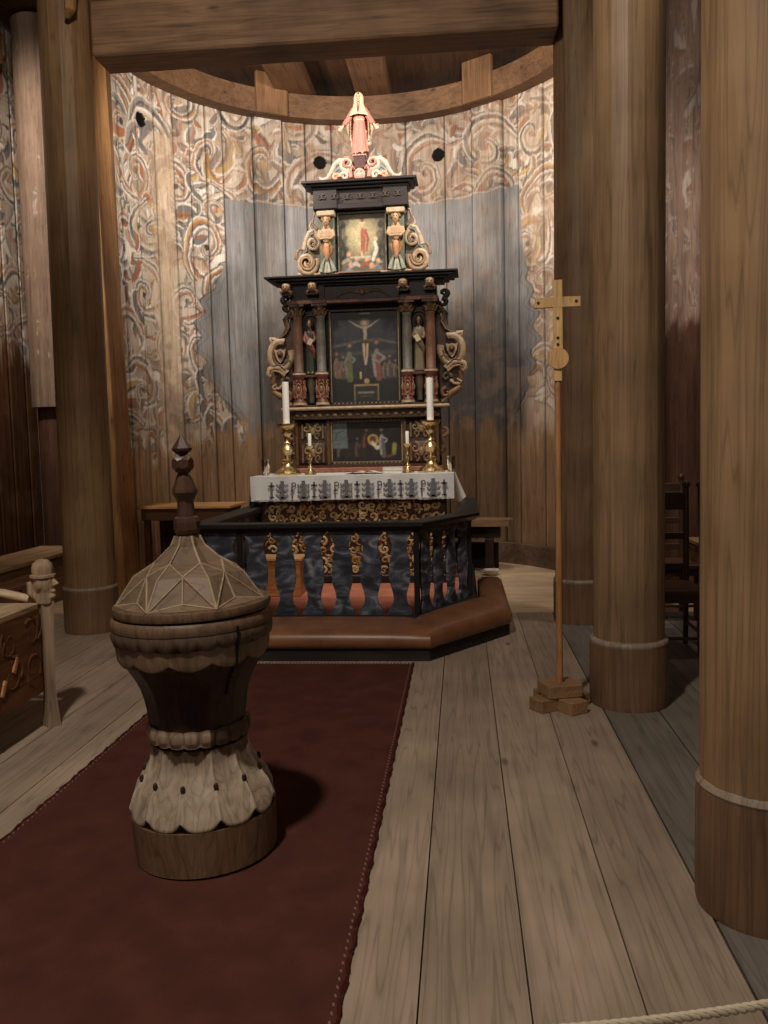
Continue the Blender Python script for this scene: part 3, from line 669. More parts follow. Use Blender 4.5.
class Pic(Canvas):
    def poly(s, pts, c, al=1.0):
        pts = np.array(pts)/s.px; x, y = np.meshgrid(np.arange(s.nx), np.arange(s.ny)); ins = np.zeros(x.shape, bool); n = len(pts)
        for i in range(n):
            (x0, y0), (x1, y1) = pts[i], pts[(i+1) % n]; cnd = ((y0 > y) != (y1 > y)) & (x < (x1-x0)*(y-y0)/((y1-y0) if y1 != y0 else 1e-9)+x0); ins ^= cnd
        s.a[ins] = s.a[ins]*(1-al)+np.array(lin(c))*al
    def fig(s, x, z, h, robe, cloak, lean=0, halo=False):
        if halo: s.dab(x+lean, z+h*.92, h*.13, lin((186, 150, 86)))
        s.stroke([(x, z+.02), (x+lean*.3, z+h*.45), (x+lean*.8, z+h*.75)], [h*.16, h*.13, h*.11], robe); s.stroke([(x-h*.08, z+h*.1), (x-h*.1+lean*.5, z+h*.5), (x+lean*.8, z+h*.74)], [h*.06, h*.08, h*.07], cloak)
        s.stroke([(x+lean*.8, z+h*.66), (x+h*.14, z+h*.55), (x+h*.05, z+h*.45)], [h*.05]*3, cloak)
        s.dab(x+lean, z+h*.92, h*.085, lin((70, 52, 40))); s.dab(x+lean, z+h*.905, h*.045, lin((118, 96, 80)))
# large crucifixion panel
pc = Pic(.72, .99, .0065, (34, 33, 36)); R5 = random.Random(4)
for i in range(160): pc.dab(R5.uniform(0, .72), R5.uniform(.45, .99), R5.uniform(.03, .08), lin(R5.choice([(38, 38, 42), (46, 46, 50), (30, 30, 34)])), .35)
pc.stroke([(0, .60), (.3, .66), (.5, .67), (.72, .62)], [.03]*4, (78, 74, 68), .6); pc.stroke([(0, .52), (.72, .53)], [.05, .05], (58, 54, 48), .6); pc.poly([(0, 0), (.72, 0), (.72, .24), (0, .26)], (22, 20, 18))
for x in (.05, .12, .62, .68, .57, .10): pc.fig(x, .24+R5.random()*.04, R5.uniform(.2, .3), R5.choice([(74, 58, 46), (96, 70, 52), (62, 56, 50)]), (104, 88, 72))
pc.stroke([(.36, .2), (.36, .93)], [.018]*2, (52, 36, 26)); pc.stroke([(.17, .885), (.55, .885)], [.012]*2, (52, 36, 26)); pc.poly([(.31, .95), (.42, .95), (.42, .975), (.31, .975)], (150, 140, 122))
SK = (138, 120, 100)
pc.dab(.36, .86, .05, lin((96, 84, 60))); pc.stroke([(.19, .885), (.27, .83), (.34, .80)], [.011, .014, .02], SK); pc.stroke([(.53, .90), (.45, .84), (.38, .80)], [.011, .014, .02], SK)
pc.stroke([(.36, .80), (.365, .72), (.36, .66)], [.04, .035, .032], SK); pc.dab(.355, .855, .026, lin(SK)); pc.stroke([(.325, .66), (.40, .66)], [.03]*2, (58, 52, 50)); pc.stroke([(.345, .62), (.35, .5), (.36, .40)], [.026, .02, .014], (158, 136, 108)); pc.stroke([(.385, .62), (.38, .5), (.365, .40)], [.022, .018, .014], (170, 140, 108))
pc.fig(.19, .23, .42, (84, 84, 44), (96, 94, 86)); pc.fig(.50, .24, .44, (104, 60, 50), (118, 112, 106), -.02); pc.stroke([(.43, .5), (.5, .42), (.56, .46)], [.02]*3, (112, 108, 102)); pc.stroke([(.305, .26), (.305, .33)], [.018]*2, (160, 152, 86)); pc.dab(.37, .225, .028, lin((140, 120, 92)))
pc.poly([(.23, .01), (.50, .01), (.50, .19), (.23, .19)], (122, 104, 74)); pc.poly([(.245, .01), (.485, .01), (.485, .175), (.245, .175)], (34, 32, 28)); pc.stroke([(.28, .10), (.45, .10)], [.02]*2, (112, 108, 94)); pc.stroke([(.30, .06), (.43, .06)], [.015]*2, (70, 64, 54))
framed('crucifixion_painting', 0, 1.175, .70, .97, .02, pc.a, .035, (42, 32, 26), (134, 110, 78))
# predella night scene
pp = Pic(.74, .40, .0065, (28, 24, 22))
for i in range(70): pp.dab(R5.uniform(0, .74), R5.uniform(0, .4), R5.uniform(.02, .05), lin(R5.choice([(40, 32, 28), (30, 26, 26), (52, 40, 32)])), .4)
pp.poly([(0, .12), (.16, .12), (.15, .4), (0, .4)], (96, 104, 104)); pp.stroke([(.03, .2), (.05, .28), (.12, .3)], [.02]*3, (70, 80, 78)); pp.fig(.06, .03, .14, (70, 66, 60), (92, 84, 72)); pp.fig(.33, .12, .2, (110, 52, 38), (70, 60, 50), .03); pp.fig(.26, .03, .2, (66, 44, 34), (90, 66, 44))
pp.dab(.43, .20, .058, lin((182, 140, 78))); pp.dab(.43, .20, .036, lin((90, 70, 52))); pp.stroke([(.42, .17), (.47, .12), (.51, .13)], [.03, .034, .03], (196, 184, 164)); pp.fig(.54, .03, .30, (92, 88, 92), (150, 146, 142), -.02); pp.stroke([(.65, .07), (.66, .16)], [.04, .05], (128, 122, 66)); pp.stroke([(.58, .04), (.64, .05)], [.02]*2, (120, 50, 36))
framed('predella_painting', 0, .285, .73, .37, .02, pp.a, .034, (84, 66, 46), (150, 124, 82))
# upper painting: a rising robed figure in golden light
pu = Pic(.50, .60, .006, (108, 92, 66))
pu.poly([(0, 0), (.5, 0), (.5, .6), (0, .6)], (88, 84, 70))
for q in range(14): pu.dab(.24, .38, .23-.012*q, lin((120+5*q, 108+5*q, 78+4*q)), .5)
for i in range(60): pu.dab(R5.choice([R5.uniform(0, .08), R5.uniform(.42, .5)]), R5.uniform(.1, .6), R5.uniform(.02, .04), lin(R5.choice([(72, 70, 60), (60, 58, 50), (96, 86, 68)])), .6)
pu.stroke([(.25, .24), (.26, .36), (.25, .47)], [.045, .055, .045], (150, 84, 62)); pu.stroke([(.29, .25), (.31, .36), (.28, .46)], [.02, .03, .03], (150, 70, 50)); pu.stroke([(.23, .46), (.17, .43), (.14, .47)], [.018]*3, (206, 160, 124)); pu.dab(.25, .525, .028, lin((206, 166, 130))); pu.dab(.25, .545, .024, lin((110, 70, 44))); pu.stroke([(.24, .24), (.24, .18)], [.016]*2, (206, 170, 134))
pu.stroke([(.36, .16), (.40, .26), (.38, .34)], [.035, .045, .02], (206, 200, 184)); pu.dab(.39, .36, .022, lin((196, 160, 128)))
for x, z, c, d in ((.08, .14, (150, 140, 120), (120, 84, 60)), (.17, .10, (176, 168, 156), (140, 120, 98)), (.28, .10, (150, 76, 54), (196, 150, 110)), (.40, .07, (108, 110, 112), (150, 130, 106)), (.10, .04, (120, 122, 130), (160, 150, 136)), (.33, .03, (120, 88, 62), (170, 150, 120))):
    pu.stroke([(x-.05, z), (x, z+.035), (x+.05, z)], [.03, .04, .025], c); pu.dab(x+.015, z+.08, .024, lin((190, 146, 112))); pu.stroke([(x, z+.05), (x+.06, z+.07)], [.014]*2, d)
pu.stroke([(.12, .19), (.34, .19)], [.02]*2, (178, 170, 150), .8)
framed('resurrection_painting', 0, 2.375, .48, .58, .03, pu.a, .022, (66, 60, 50), (120, 110, 88))
# carved panels either side of the predella
for sg in (-1, 1):
    m = MB(); cx = sg*.575; m.box((cx, .02, .285), (.31, .06, .42), (66, 48, 34), bev=.008)
    for z, c1, c2 in ((.385, (110, 92, 62), (140, 116, 76)), (.175, (112, 78, 56), (136, 104, 76))):
        m.box((cx, -.005, z), (.26, .02, .18), (54, 40, 30), bev=.006)
        for s2 in (-1, 1):
            band3(m, spiral(cx+s2*.065, z+.03, .05, PI/2, 1.2, s2), -.018, .014, c2); band3(m, spiral(cx+s2*.055, z-.045, .038, -PI/2, 1.1, -s2), -.018, .012, c1)
            band3(m, [(cx+s2*.11, z-.08+i*.026) for i in range(7)], -.018, .012, c1, taper=False)
        m.ball((cx, -.02, z), (.03, .02, .042), c2)
    m.build('carved_panel', P_CARVE, ret, smooth=60)
    m = MB(); m.box((sg*.405, .0, .285), (.03, .07, .42), (90, 62, 40)); m.build('pilaster_strip', P_CARVE, ret, smooth=0); m = MB(); m.box((sg*.745, .01, .285), (.03, .06, .42), (90, 62, 40)); m.build('pilaster_strip', P_CARVE, ret, smooth=0)
    m = MB(); sp = spiral(sg*.80, .36, .06, -PI/2, .9, sg)+[]; band3(m, sp, .05, .022, (124, 92, 62)); sp = spiral(sg*.80, .20, .055, PI/2, .9, sg); band3(m, sp, .05, .02, (104, 78, 52)); m.box((sg*.765, .05, .28), (.03, .05, .3), DKW); m.build('side_bracket', P_CARVE, ret, smooth=60)
# frieze over the predella and shelf
m = MB(); m.box((0, .0, .555), (1.56, .16, .095), (72, 54, 40), bev=.008)
for i in range(19): m.ball((-.72+.08*i, -.082, .555), (.026, .012, .022), (132, 108, 78) if i % 2 else (104, 74, 54), n=8, m=6)
m.build('lower_frieze', P_CARVE, ret, smooth=40)
m = MB(); m.box((0, -.02, .622), (1.76, .24, .035), (176, 150, 120), bev=.012); m.box((0, -.01, .650), (1.66, .2, .022), (60, 42, 30), bev=.006); m.build('shelf', P_CARVE, ret, smooth=0)
# columns on carved pedestals
for cx, sc in ((-.69, (98, 68, 54)), (-.45, (92, 86, 78)), (.45, (92, 86, 78)), (.69, (112, 76, 58))):
    m = MB(); y = -.05
    m.lathe([(.056, 0), (.058, .02), (.050, .03), (.050, .30), (.047, .45), (.043, .585), (.050, .595), (.050, .61)], sc, (cx, y, 1.0), n=20)
    c_ = m.build('column', P_CARVE, ret, smooth=40)
    m = MB(); m.lathe([(.040, 0), (.046, .02), (.052, .05), (.066, .10), (.070, .12)], (76, 56, 40), (cx, y, 1.61), n=16); m.box((cx, y, 1.742), (.16, .14, .025), (70, 50, 36))
    for k in range(8):
        a = TAU*k/8; m.tube([(cx+.045*math.cos(a), y+.045*math.sin(a), 1.62), (cx+.062*math.cos(a), y+.062*math.sin(a), 1.67), (cx+.085*math.cos(a), y+.085*math.sin(a), 1.69)], [.016, .016, .008], (96, 74, 50), n=5)
    m.build('capital', P_CARVE, c_, smooth=60)
    m = MB(); m.lathe([(.068, 0), (.068, .035), (.056, .05), (.056, .28), (.066, .295), (.066, .325)], REDB, (cx, y, .665), n=20); m.lathe([(.070, 0), (.070, .02)], (186, 166, 138), (cx, y, .99), n=20); m.lathe([(.072, 0), (.070, .025)], (172, 150, 120), (cx, y, .664), n=20)
    for k in range(3):
        a = -PI/2+(k-1)*1.5; px_, py_ = cx+.056*math.cos(a), y+.056*math.sin(a)
        m.ball((px_, py_, .83), (.020, .014, .04), (122, 96, 78), n=8, m=6)
        m.tube([(cx+.060*math.cos(a+.5*math.cos(q)), y+.060*math.sin(a+.5*math.cos(q)), .83+.065*math.sin(q)) for q in [TAU*i/14 for i in range(15)]], .008, (142, 98, 74), n=5)
        for s2 in (-1, 1):
            for d2 in (.09, -.09): m.tube([(cx+.060*math.cos(a+s2*(.2+.3*i/4)), y+.060*math.sin(a+s2*(.2+.3*i/4)), .83+d2*(1-.15*i/4)+.02*math.sin(i)) for i in range(5)], .007, (136, 92, 68), n=5)
    m.build('column_pedestal', P_CARVE, c_, smooth=40)
for sg in (-1, 1):
    m = MB(); m.box((sg*.57, .045, 1.2), (.17, .02, .98), (30, 34, 28)); m.tube([(sg*.57+.085*math.cos(a), .02, 1.55+.09*math.sin(a)) for a in [PI*i/10 for i in range(11)]], .013, (112, 82, 52), n=6); m.build('niche', P_CARVE, ret, smooth=0)
    m = MB(); m.box((sg*.57, -.02, .975), (.13, .12, .03), (86, 50, 36), bev=.006); m.lathe([(.03, 0), (.028, .1), (.05, .2), (.055, .27)], (84, 76, 64), (sg*.57, -.01, .69), n=10); m.build('statue_bracket', P_CARVE, ret, smooth=40)
# entablature and main cornice
m = MB(); m.box((0, .0, 1.782), (1.56, .20, .05), (98, 62, 48), bev=.008); m.box((-.57, -.055, 1.782), (.38, .12, .052), (98, 62, 48), bev=.006); m.box((.57, -.055, 1.782), (.38, .12, .052), (98, 62, 48), bev=.006); m.build('architrave', P_CARVE, ret, smooth=0)
m = MB(); m.box((0, .02, 1.89), (1.52, .2, .17), (38, 26, 22)); m.box((-.57, -.04, 1.89), (.36, .14, .17), (34, 24, 20)); m.box((.57, -.04, 1.89), (.36, .14, .17), (34, 24, 20)); m.build('frieze', P_CARVE, ret, smooth=0)
m = MB(); m.ball((0, -.10, 1.885), (.03, .025, .036), (150, 108, 76))
for sg in (-1, 1):
    for k in range(5): m.tube([(sg*(.03+.05*i+.012*k*(i > 1)), -.09, 1.87+.012*k+.025*math.sin(i*.8)-.006*k*i) for i in range(5)], [.012, .016, .015, .012, .004], (98, 74, 56), n=6, sy=.6)
m.build('winged_head', P_CARVE, ret, smooth=60)
m = MB()
for a_, b_, z, h_ in ((.84, -.12, 1.985, .03), (.89, -.17, 2.01, .03), (.945, -.22, 2.037, .03), (.985, -.26, 2.06, .022)): m.box((0, (b_+.15)/2, z), (2*a_, .15-b_, h_), (30, 22, 20), bev=.006)
m.box((0, -.12, 2.076), (.42, .34, .012), (170, 130, 104)); m.build('main_cornice', P_BLACK, ret, smooth=0)
for cx in (-.77, -.50, .43, .70):
    m = MB(); y = -.20; z = 1.94; m.ball((cx, y, z), (.042, .04, .052), (140, 106, 78)); m.ball((cx, y+.01, z+.03), (.048, .04, .036), (176, 146, 106)); m.ball((cx, y-.04, z-.005), (.009, .012, .012), (180, 144, 106), n=6, m=4)
    for s2 in (-1, 1): m.ball((cx+s2*.016, y-.034, z+.012), .007, (58, 40, 30), n=6, m=4); m.tube([(cx+s2*.03, y, z-.04), (cx+s2*.055, y, z-.05), (cx+s2*.045, y, z-.085)], [.018, .018, .006], (120, 84, 58), n=6)
    m.box((cx, y+.05, z-.02), (.10, .07, .13), (44, 30, 24)); m.build('cherub_head', P_CARVE, ret, smooth=60)
# carved side wings
band3_ = band3
def wing(sg):
    m = MB(); Y = .06
    def band3(m, pts, y, rad, col, **k): return band3_(m, pts, y, rad*1.3, col, **k)
    def T(p): return [(sg*x, z) for x, z in p]
    d1 = (64, 46, 36); c1 = (172, 146, 116); c2 = (112, 80, 58); g1 = (150, 116, 74)
    m.prism([(sg*x, z) for x, z in [(.74, .70), (.80, .70), (.90, .78), (.95, .86), (.98, 1.0), (.99, 1.2), (.94, 1.36), (.86, 1.42), (.80, 1.5), (.79, 1.75), (.76, 1.85)]], .05, .09, d1)
    # dark scrolls at the top
    band3(m, T(spiral(.83, 1.86, .05, -PI/2, 1.1, 1)), Y, .024, d1); band3(m, T(spiral(.81, 1.74, .055, PI/2, .9, -1)), Y, .024, d1)
    band3(m, T([(.76, 1.62), (.80, 1.66), (.84, 1.6), (.82, 1.5), (.87, 1.42), (.93, 1.38), (.95, 1.36)]), Y-.01, .034, (76, 56, 42))
    band3(m, T([(.77, 1.70), (.83, 1.62), (.80, 1.52), (.84, 1.44), (.92, 1.39)]), Y-.03, .012, c2)
    # large shield ring with a head
    band3(m, T([(.90+.115*math.cos(a), 1.22+.15*math.sin(a)) for a in [PI*.62-TAU*.86*i/20 for i in range(21)]]), Y-.02, .027, c1, taper=False); band3(m, T([(.90+.085*math.cos(a), 1.22+.12*math.sin(a)) for a in [PI*.62-TAU*.8*i/20 for i in range(21)]]), Y-.03, .014, c2, taper=False)
    m.prism([(sg*(.905+x), 1.22+z) for x, z in [(-.062, .06), (-.05, -.01), (-.025, -.065), (0, -.09), (.025, -.065), (.05, -.01), (.062, .06), (.03, .05), (0, .06), (-.03, .05)]], Y-.045, Y, c1)
    m.ball((sg*.905, Y-.05, 1.225), (.032, .03, .042), (92, 66, 48)); m.ball((sg*.905, Y-.08, 1.22), (.008, .01, .012), (140, 104, 76), n=6, m=4)
    band3(m, T([(.93, 1.34), (.97, 1.39), (1.01, 1.40), (1.00, 1.36), (.96, 1.33)]), Y-.02, .024, c1)
    # C scrolls below
    band3(m, T([(.84, 1.02), (.90, 1.08), (.97, 1.09), (1.03, 1.07), (1.045, 1.02), (1.02, .99), (1.0, 1.02)]), Y-.03, .030, c1); band3(m, T([(.86, .99), (.92, 1.04), (.98, 1.05), (1.01, 1.03)]), Y-.05, .012, g1); band3(m, T([(.85, 1.05), (.92, 1.11), (1.0, 1.10)]), Y-.05, .008, d1)
    band3(m, T([(.98, 1.0), (1.0, .92), (.98, .87), (.93, .85), (.90, .88), (.92, .92)]), Y-.01, .026, c2); band3(m, T([(.88, .90), (.92, .86), (.98, .85), (1.0, .88), (.95, .91)]), Y-.04, .014, c1)
    band3(m, T(spiral(.845, .93, .05, 0, 1.1, 1)), Y-.03, .018, (88, 74, 58)); band3(m, T(spiral(.83, 1.12, .045, PI, 1.1, -1)), Y-.03, .016, (96, 76, 58))
    band3(m, T([(.99, .83), (.94, .79), (.88, .76), (.83, .70), (.80, .67)]), Y-.02, .028, g1); band3(m, T(spiral(.84, .76, .055, PI/2, 1.0, 1)), Y-.03, .020, c2); band3(m, T([(.96, .82), (.92, .76), (.87, .71)]), Y-.01, .03, (110, 76, 52))
    return m.build('carved_wing', P_CARVE, ret, smooth=60)
wing(-1); wing(1)
# upper storey
m = MB(); m.box((0, .04, 2.105), (1.02, .16, .035), (180, 146, 118), bev=.006); m.build('upper_plinth', P_CARVE, ret, smooth=0)
m = MB(); m.box((0, .02, 2.72), (.98, .20, .05), (34, 25, 22), bev=.006); m.box((0, .03, 2.815), (.92, .18, .15), (38, 28, 24)); m.box((-.36, .0, 2.80), (.24, .19, .19), (32, 24, 21)); m.box((.36, .0, 2.80), (.24, .19, .19), (32, 24, 21))
R6 = random.Random(5)
for i in range(7):
    cx = -.39+.13*i
    for s2 in (-1, 1): band3(m, spiral(cx+s2*.025, 2.815, .03, PI/2, 1.2, s2, n=12), -.075 if abs(cx) < .22 else -.105, .009, (66, 54, 46))
m.build('upper_frieze', P_CARVE, ret, smooth=40)
m = MB()
for a_, b_, z, h_ in ((.50, -.10, 2.905, .026), (.545, -.14, 2.930, .026), (.585, -.18, 2.956, .028)): m.box((0, (b_+.14)/2, z), (2*a_, .14-b_, h_), (34, 24, 21), bev=.006)
m.build('upper_cornice', P_BLACK, ret, smooth=0)
for sg in (-1, 1):
    cx = sg*.36
    m = MB(); m.box((cx, .01, 2.40), (.16, .10, .58), (108, 112, 96), bev=.006); m.box((cx, -.03, 2.66), (.19, .14, .05), (176, 156, 126), bev=.01)
    for s2 in (-1, 1): band3(m, [(cx+s2*.07, 2.13), (cx+s2*.05, 2.2), (cx+s2*.02, 2.26)], -.05, .026, (150, 152, 136)); band3(m, [(cx+s2*.02, 2.12), (cx+s2*.012, 2.18), (cx, 2.25)], -.06, .02, (172, 170, 152))
    p_ = m.build('herm_pilaster', P_CARVE, ret, smooth=40)
    m = MB(); FL = (176, 144, 112); y = -.06
    m.tube([(cx, y+.01, 2.36), (cx, y-.005, 2.40), (cx, y-.015, 2.45), (cx, y-.01, 2.50), (cx, y, 2.53), (cx, y, 2.56)], [.045, .046, .058, .064, .045, .026], FL, n=12, sx=1.0, sy=.55)
    m.ball((cx, y-.02, 2.59), (.034, .034, .046), FL); m.ball((cx, y-.054, 2.585), (.007, .01, .012), FL, n=6, m=4)
    for s2 in (-1, 1): m.tube([(cx+s2*.066, y, 2.51), (cx+s2*.082, y-.03, 2.455), (cx+s2*.05, y-.07, 2.42), (cx-s2*.01, y-.075, 2.425)], [.020, .019, .014, .012], FL, n=8)
    m.build('herm_figure', P_SOFT, ret, remesh=.006)
    m = MB()
    for s2 in (-1, 1): m = MB(); m.ball((cx+s2*.014, y-.050, 2.602), (.007, .006, .005), (52, 36, 26), n=6, m=4); m.build('herm_eye', P_CARVE, ret)
    m = MB()
    m.tube([(cx, y-.04, 2.56), (cx, y-.04, 2.54), (cx, y-.035, 2.52)], [.018, .016, .006], (150, 104, 64), n=6); m.build('herm_beard', P_CARVE, ret, smooth=60)
    m = MB()
    for k in range(9):
        a = PI*k/8; m.ball((cx+.04*math.cos(a), y-.012, 2.605+.036*math.sin(a)), .016, (128, 88, 52), n=6, m=5)
    m.build('herm_hair', P_CARVE, ret, smooth=60)
    m = MB()
    for s2 in (-1, 1):
        band3(m, spiral(cx+s2*.035, 2.36, .035, PI/2, 1.0, s2, n=14), y-.01, .017, (196, 152, 92)); band3(m, [(cx+s2*.05, 2.37), (cx+s2*.04, 2.31), (cx, 2.25)], y-.01, .02, (176, 128, 80))
    m.tube([(cx, y-.02, 2.39), (cx, y-.03, 2.33), (cx, y-.01, 2.23)], [.03, .032, .01], (206, 150, 116), n=8); m.build('herm_leaf', P_CARVE, ret, smooth=60)
    # openwork volutes beside the herms
    m = MB(); Y = .03; c1 = (178, 154, 126); c2 = (160, 124, 82); d1 = (122, 98, 76)
    def T(p): return [(sg*x, z) for x, z in p]
    band3(m, T(spiral(.585, 2.235, .115, PI*.9, 1.7, 1, n=40)), Y-.02, .030, c1); band3(m, T(spiral(.585, 2.235, .085, PI*.9, 1.4, 1, n=32)), Y-.045, .012, c2)
    band3(m, T([(.70, 2.27), (.69, 2.34), (.66, 2.37), (.63, 2.36), (.64, 2.33)]), Y-.01, .022, d1)
    band3(m, T([(.62, 2.36), (.60, 2.44), (.56, 2.52), (.50, 2.54), (.47, 2.50)]), Y-.01, .024, c1); band3(m, T(spiral(.52, 2.42, .075, PI*.6, 1.5, 1, n=30)), Y-.02, .022, c1); band3(m, T(spiral(.52, 2.42, .05, PI*.6, 1.2, 1, n=24)), Y-.04, .009, d1)
    band3(m, T([(.47, 2.54), (.52, 2.60), (.50, 2.68), (.46, 2.70), (.46, 2.66)]), Y-.01, .020, d1); band3(m, T([(.52, 2.52), (.55, 2.57), (.53, 2.62)]), Y-.01, .014, c1)
    m.prism([(sg*x, z) for x, z in [(.45, 2.12), (.68, 2.12), (.66, 2.3), (.58, 2.36), (.54, 2.5), (.47, 2.52), (.45, 2.5)]], .045, .075, (92, 76, 58))
    band3(m, T([(.45, 2.13), (.55, 2.125), (.69, 2.13)]), Y, .018, c1, taper=False)
    m.build('carved_volute', P_CARVE, ret, smooth=60)
# crowning ornament under the statue
m = MB(); Y = -.02; c1 = (188, 166, 148); pk = (176, 112, 96); gr = (108, 118, 116)
m.box((0, Y-.02, 2.978), (.29, .10, .022), (232, 206, 188), bev=.004); m.ball((0, Y-.04, 3.045), (.06, .04, .065), (190, 160, 144))
for s2 in (-1, 1):
    band3(m, [(s2*x, z) for x, z in [(.09, 3.02), (.10, 3.09), (.07, 3.14), (.05, 3.10)]], Y-.03, .022, pk)
    band3(m, [(s2*x, z) for x, z in spiral(.13, 3.16, .07, -PI*.6, 1.3, 1)], Y-.02, .030, c1); band3(m, [(s2*x, z) for x, z in spiral(.13, 3.17, .045, -PI*.6, 1.1, 1)], Y-.04, .014, pk); m.tube([(s2*.13, Y, 3.18), (s2*.125, Y, 3.24), (s2*.11, Y, 3.27)], [.05, .035, .01], pk, n=6, sy=.5)
    band3(m, [(s2*x, z) for x, z in [(.16, 3.20), (.21, 3.21), (.26, 3.17), (.30, 3.09), (.34, 3.03), (.40, 3.02), (.42, 3.045)]], Y-.01, .030, c1); band3(m, [(s2*x, z) for x, z in [(.17, 3.09), (.22, 3.13), (.28, 3.07)]], Y-.01, .032, gr)
    band3(m, [(s2*x, z) for x, z in spiral(.16, 3.035, .045, 0, 1.2, 1, n=14)], Y-.03, .020, c1); band3(m, [(s2*x, z) for x, z in spiral(.25, 3.03, .04, PI, 1.1, -1, n=14)], Y-.03, .020, (214, 144, 112)); m.ball((s2*.022, Y-.075, 3.06), (.012, .008, .009), pk, n=6, m=4)
m.box((0, Y+.02, 3.03), (.56, .03, .09), (150, 110, 94)); m.box((0, Y+.02, 3.13), (.3, .03, .12), (150, 110, 94)); m.build('crown_ornament', P_CARVE, ret, smooth=60)
m = MB(); m.box((0, .0, 3.175), (.12, .10, .13), (78, 54, 50), bev=.008); m.box((0, 0, 3.246), (.14, .12, .016), (214, 168, 152), bev=.004); m.build('statue_pedestal', P_CARVE, ret, smooth=0)

RT = Matrix.Translation(ret.location) @ Matrix.Rotation(ret.rotation_euler.z, 4, 'Z')
def on_ret(x, y, z): return tuple(RT @ Vector((x, y, rz_(z))))
# ------------------------------------------------------------------ statues
def hand(m, wrist, d, s, col, side):
    """palm, four bent fingers of unequal length, thumb off the palm's side"""
    w_ = Vector(wrist); d = Vector(d).normalized(); a = d.cross(Vector((0, -1, 0))).normalized(); nrm = a.cross(d).normalized()
    pc_ = w_+d*.022*s
    m.tube([w_-d*.008*s, w_+d*.004*s, pc_, w_+d*.042*s], [.010*s, .012*s, .016*s, .015*s], col, n=8, sx=1, sy=.5, ref=nrm)
    for k, ln in enumerate((.030, .037, .035, .026)):
        b = w_+d*.040*s+a*(k-1.5)*.0085*s; e1 = b+d*ln*.5*s+a*(k-1.5)*.002*s; e2 = e1+(d*.8-nrm*.5)*ln*.5*s
        m.tube([b-d*.01*s, b, e1, e2], [.0046*s, .0046*s, .0042*s, .003*s], col, n=6)
    b = w_+d*.014*s+a*(-side)*.014*s; m.tube([b, b+(d*.6-a*side*.8)*.016*s, b+(d*.95-a*side*.7)*.030*s], [.0055*s, .005*s, .0035*s], col, n=6)
def head(m, c, s, col):
    m.ball(c, (.030*s, .034*s, .043*s), col, n=16, m=12); x, y, z = c
    m.tube([(x, y, z-.03*s), (x, y+.006*s, z-.075*s)], [.018*s, .02*s], col, n=10)
    m.tube([(x, y-.031*s, z+.008*s), (x, y-.040*s, z-.008*s), (x, y-.034*s, z-.012*s)], [.004*s, .006*s, .004*s], col, n=6); m.ball((x, y-.026*s, z-.032*s), (.011*s, .010*s, .009*s), col, n=8, m=6)
    m.ball((x, y-.027*s, z-.020*s), (.011*s, .008*s, .004*s), col, n=8, m=6)
    for s2 in (-1, 1): m.ball((x+s2*.030*s, y+.004*s, z), (.005*s, .009*s, .012*s), col, n=6, m=5); m.ball((x+s2*.012*s, y-.029*s, z+.014*s), (.009*s, .005*s, .003*s), col, n=6, m=4)
def face_marks(parent, c, s, sk=(60, 40, 30), lip=(176, 96, 80)):
    x, y, z = c
    for s2 in (-1, 1):
      m = MB(); m.ball((x+s2*.012*s, y-.0315*s, z+.006*s), (.0055*s, .003*s, .0028*s), sk, n=8, m=5); m.build('eye', P_SOFT, parent, smooth=60); m = MB(); m.tube([(x+s2*.005*s, y-.034*s, z+.016*s), (x+s2*.013*s, y-.0335*s, z+.018*s), (x+s2*.020*s, y-.030*s, z+.015*s)], .0014*s, (120, 88, 64), n=4); m.build('eyebrow', P_SOFT, parent, smooth=60)
    m = MB(); m.ball((x, y-.0345*s, z-.0195*s), (.009*s, .0025*s, .0028*s), lip, n=8, m=4); m.build('mouth', P_SOFT, parent, smooth=60)
SKN = (196, 158, 130)
st = thing('statue', 'small statue of a woman in pink robe and cream veil, topmost on the altarpiece', 'statue', on_ret(.0, -.0, 3.256))
st.rotation_euler.z = math.radians(-1.2); st.scale = (.96, .96, .945)
def robe(u, v):
    a = TAU*u; z = .02+.52*v
    prof = [(0, .088), (.12, .080), (.35, .070), (.6, .060), (.68, .056), (.74, .060), (.86, .068), (.95, .060), (1, .03)]
    for (v0, r0), (v1, r1) in zip(prof, prof[1:]):
        if v0 <= v <= v1: r = r0+(r1-r0)*(v-v0)/(v1-v0); break
    f = .008*(1-min(1, v/.7))*math.cos(9*a+2.4*v)+.004*(1-min(1, v/.72))*math.cos(17*a+5*v)
    x = (r+f)*math.cos(a)*(1 if v < .7 else 1+.25*math.sin(PI*min(1, (v-.7)/.3)))*1.0; y = (r+f)*math.sin(a)*.72
    z += .018*max(0, math.cos(a-.2))*(1-v)**3*1.2
    c = (190, 112, 98)
    if .665 < v < .70: c = (202, 164, 120)
    return (x, y, z), c
m = MB(); m.surf(robe, 72, 40, True, True, True)
for s2 in (-1, 1): m.tube([(s2*.060, 0, .485), (s2*.098, -.012, .41), (s2*.125, -.022, .365), (s2*.158, -.045, .315)], [.028, .030, .029, .024], (188, 110, 96), n=12)
m.build('robe', P_SOFT, st, smooth=60)
m = MB(); head(m, (0, -.022, .595), 1.08, SKN)
m.tube([(0, -.006, .53), (0, 0, .50), (0, 0, .42), (0, 0, .30), (0, 0, .1)], [.02, .05, .045, .04, .04], SKN, n=10, sy=.7)
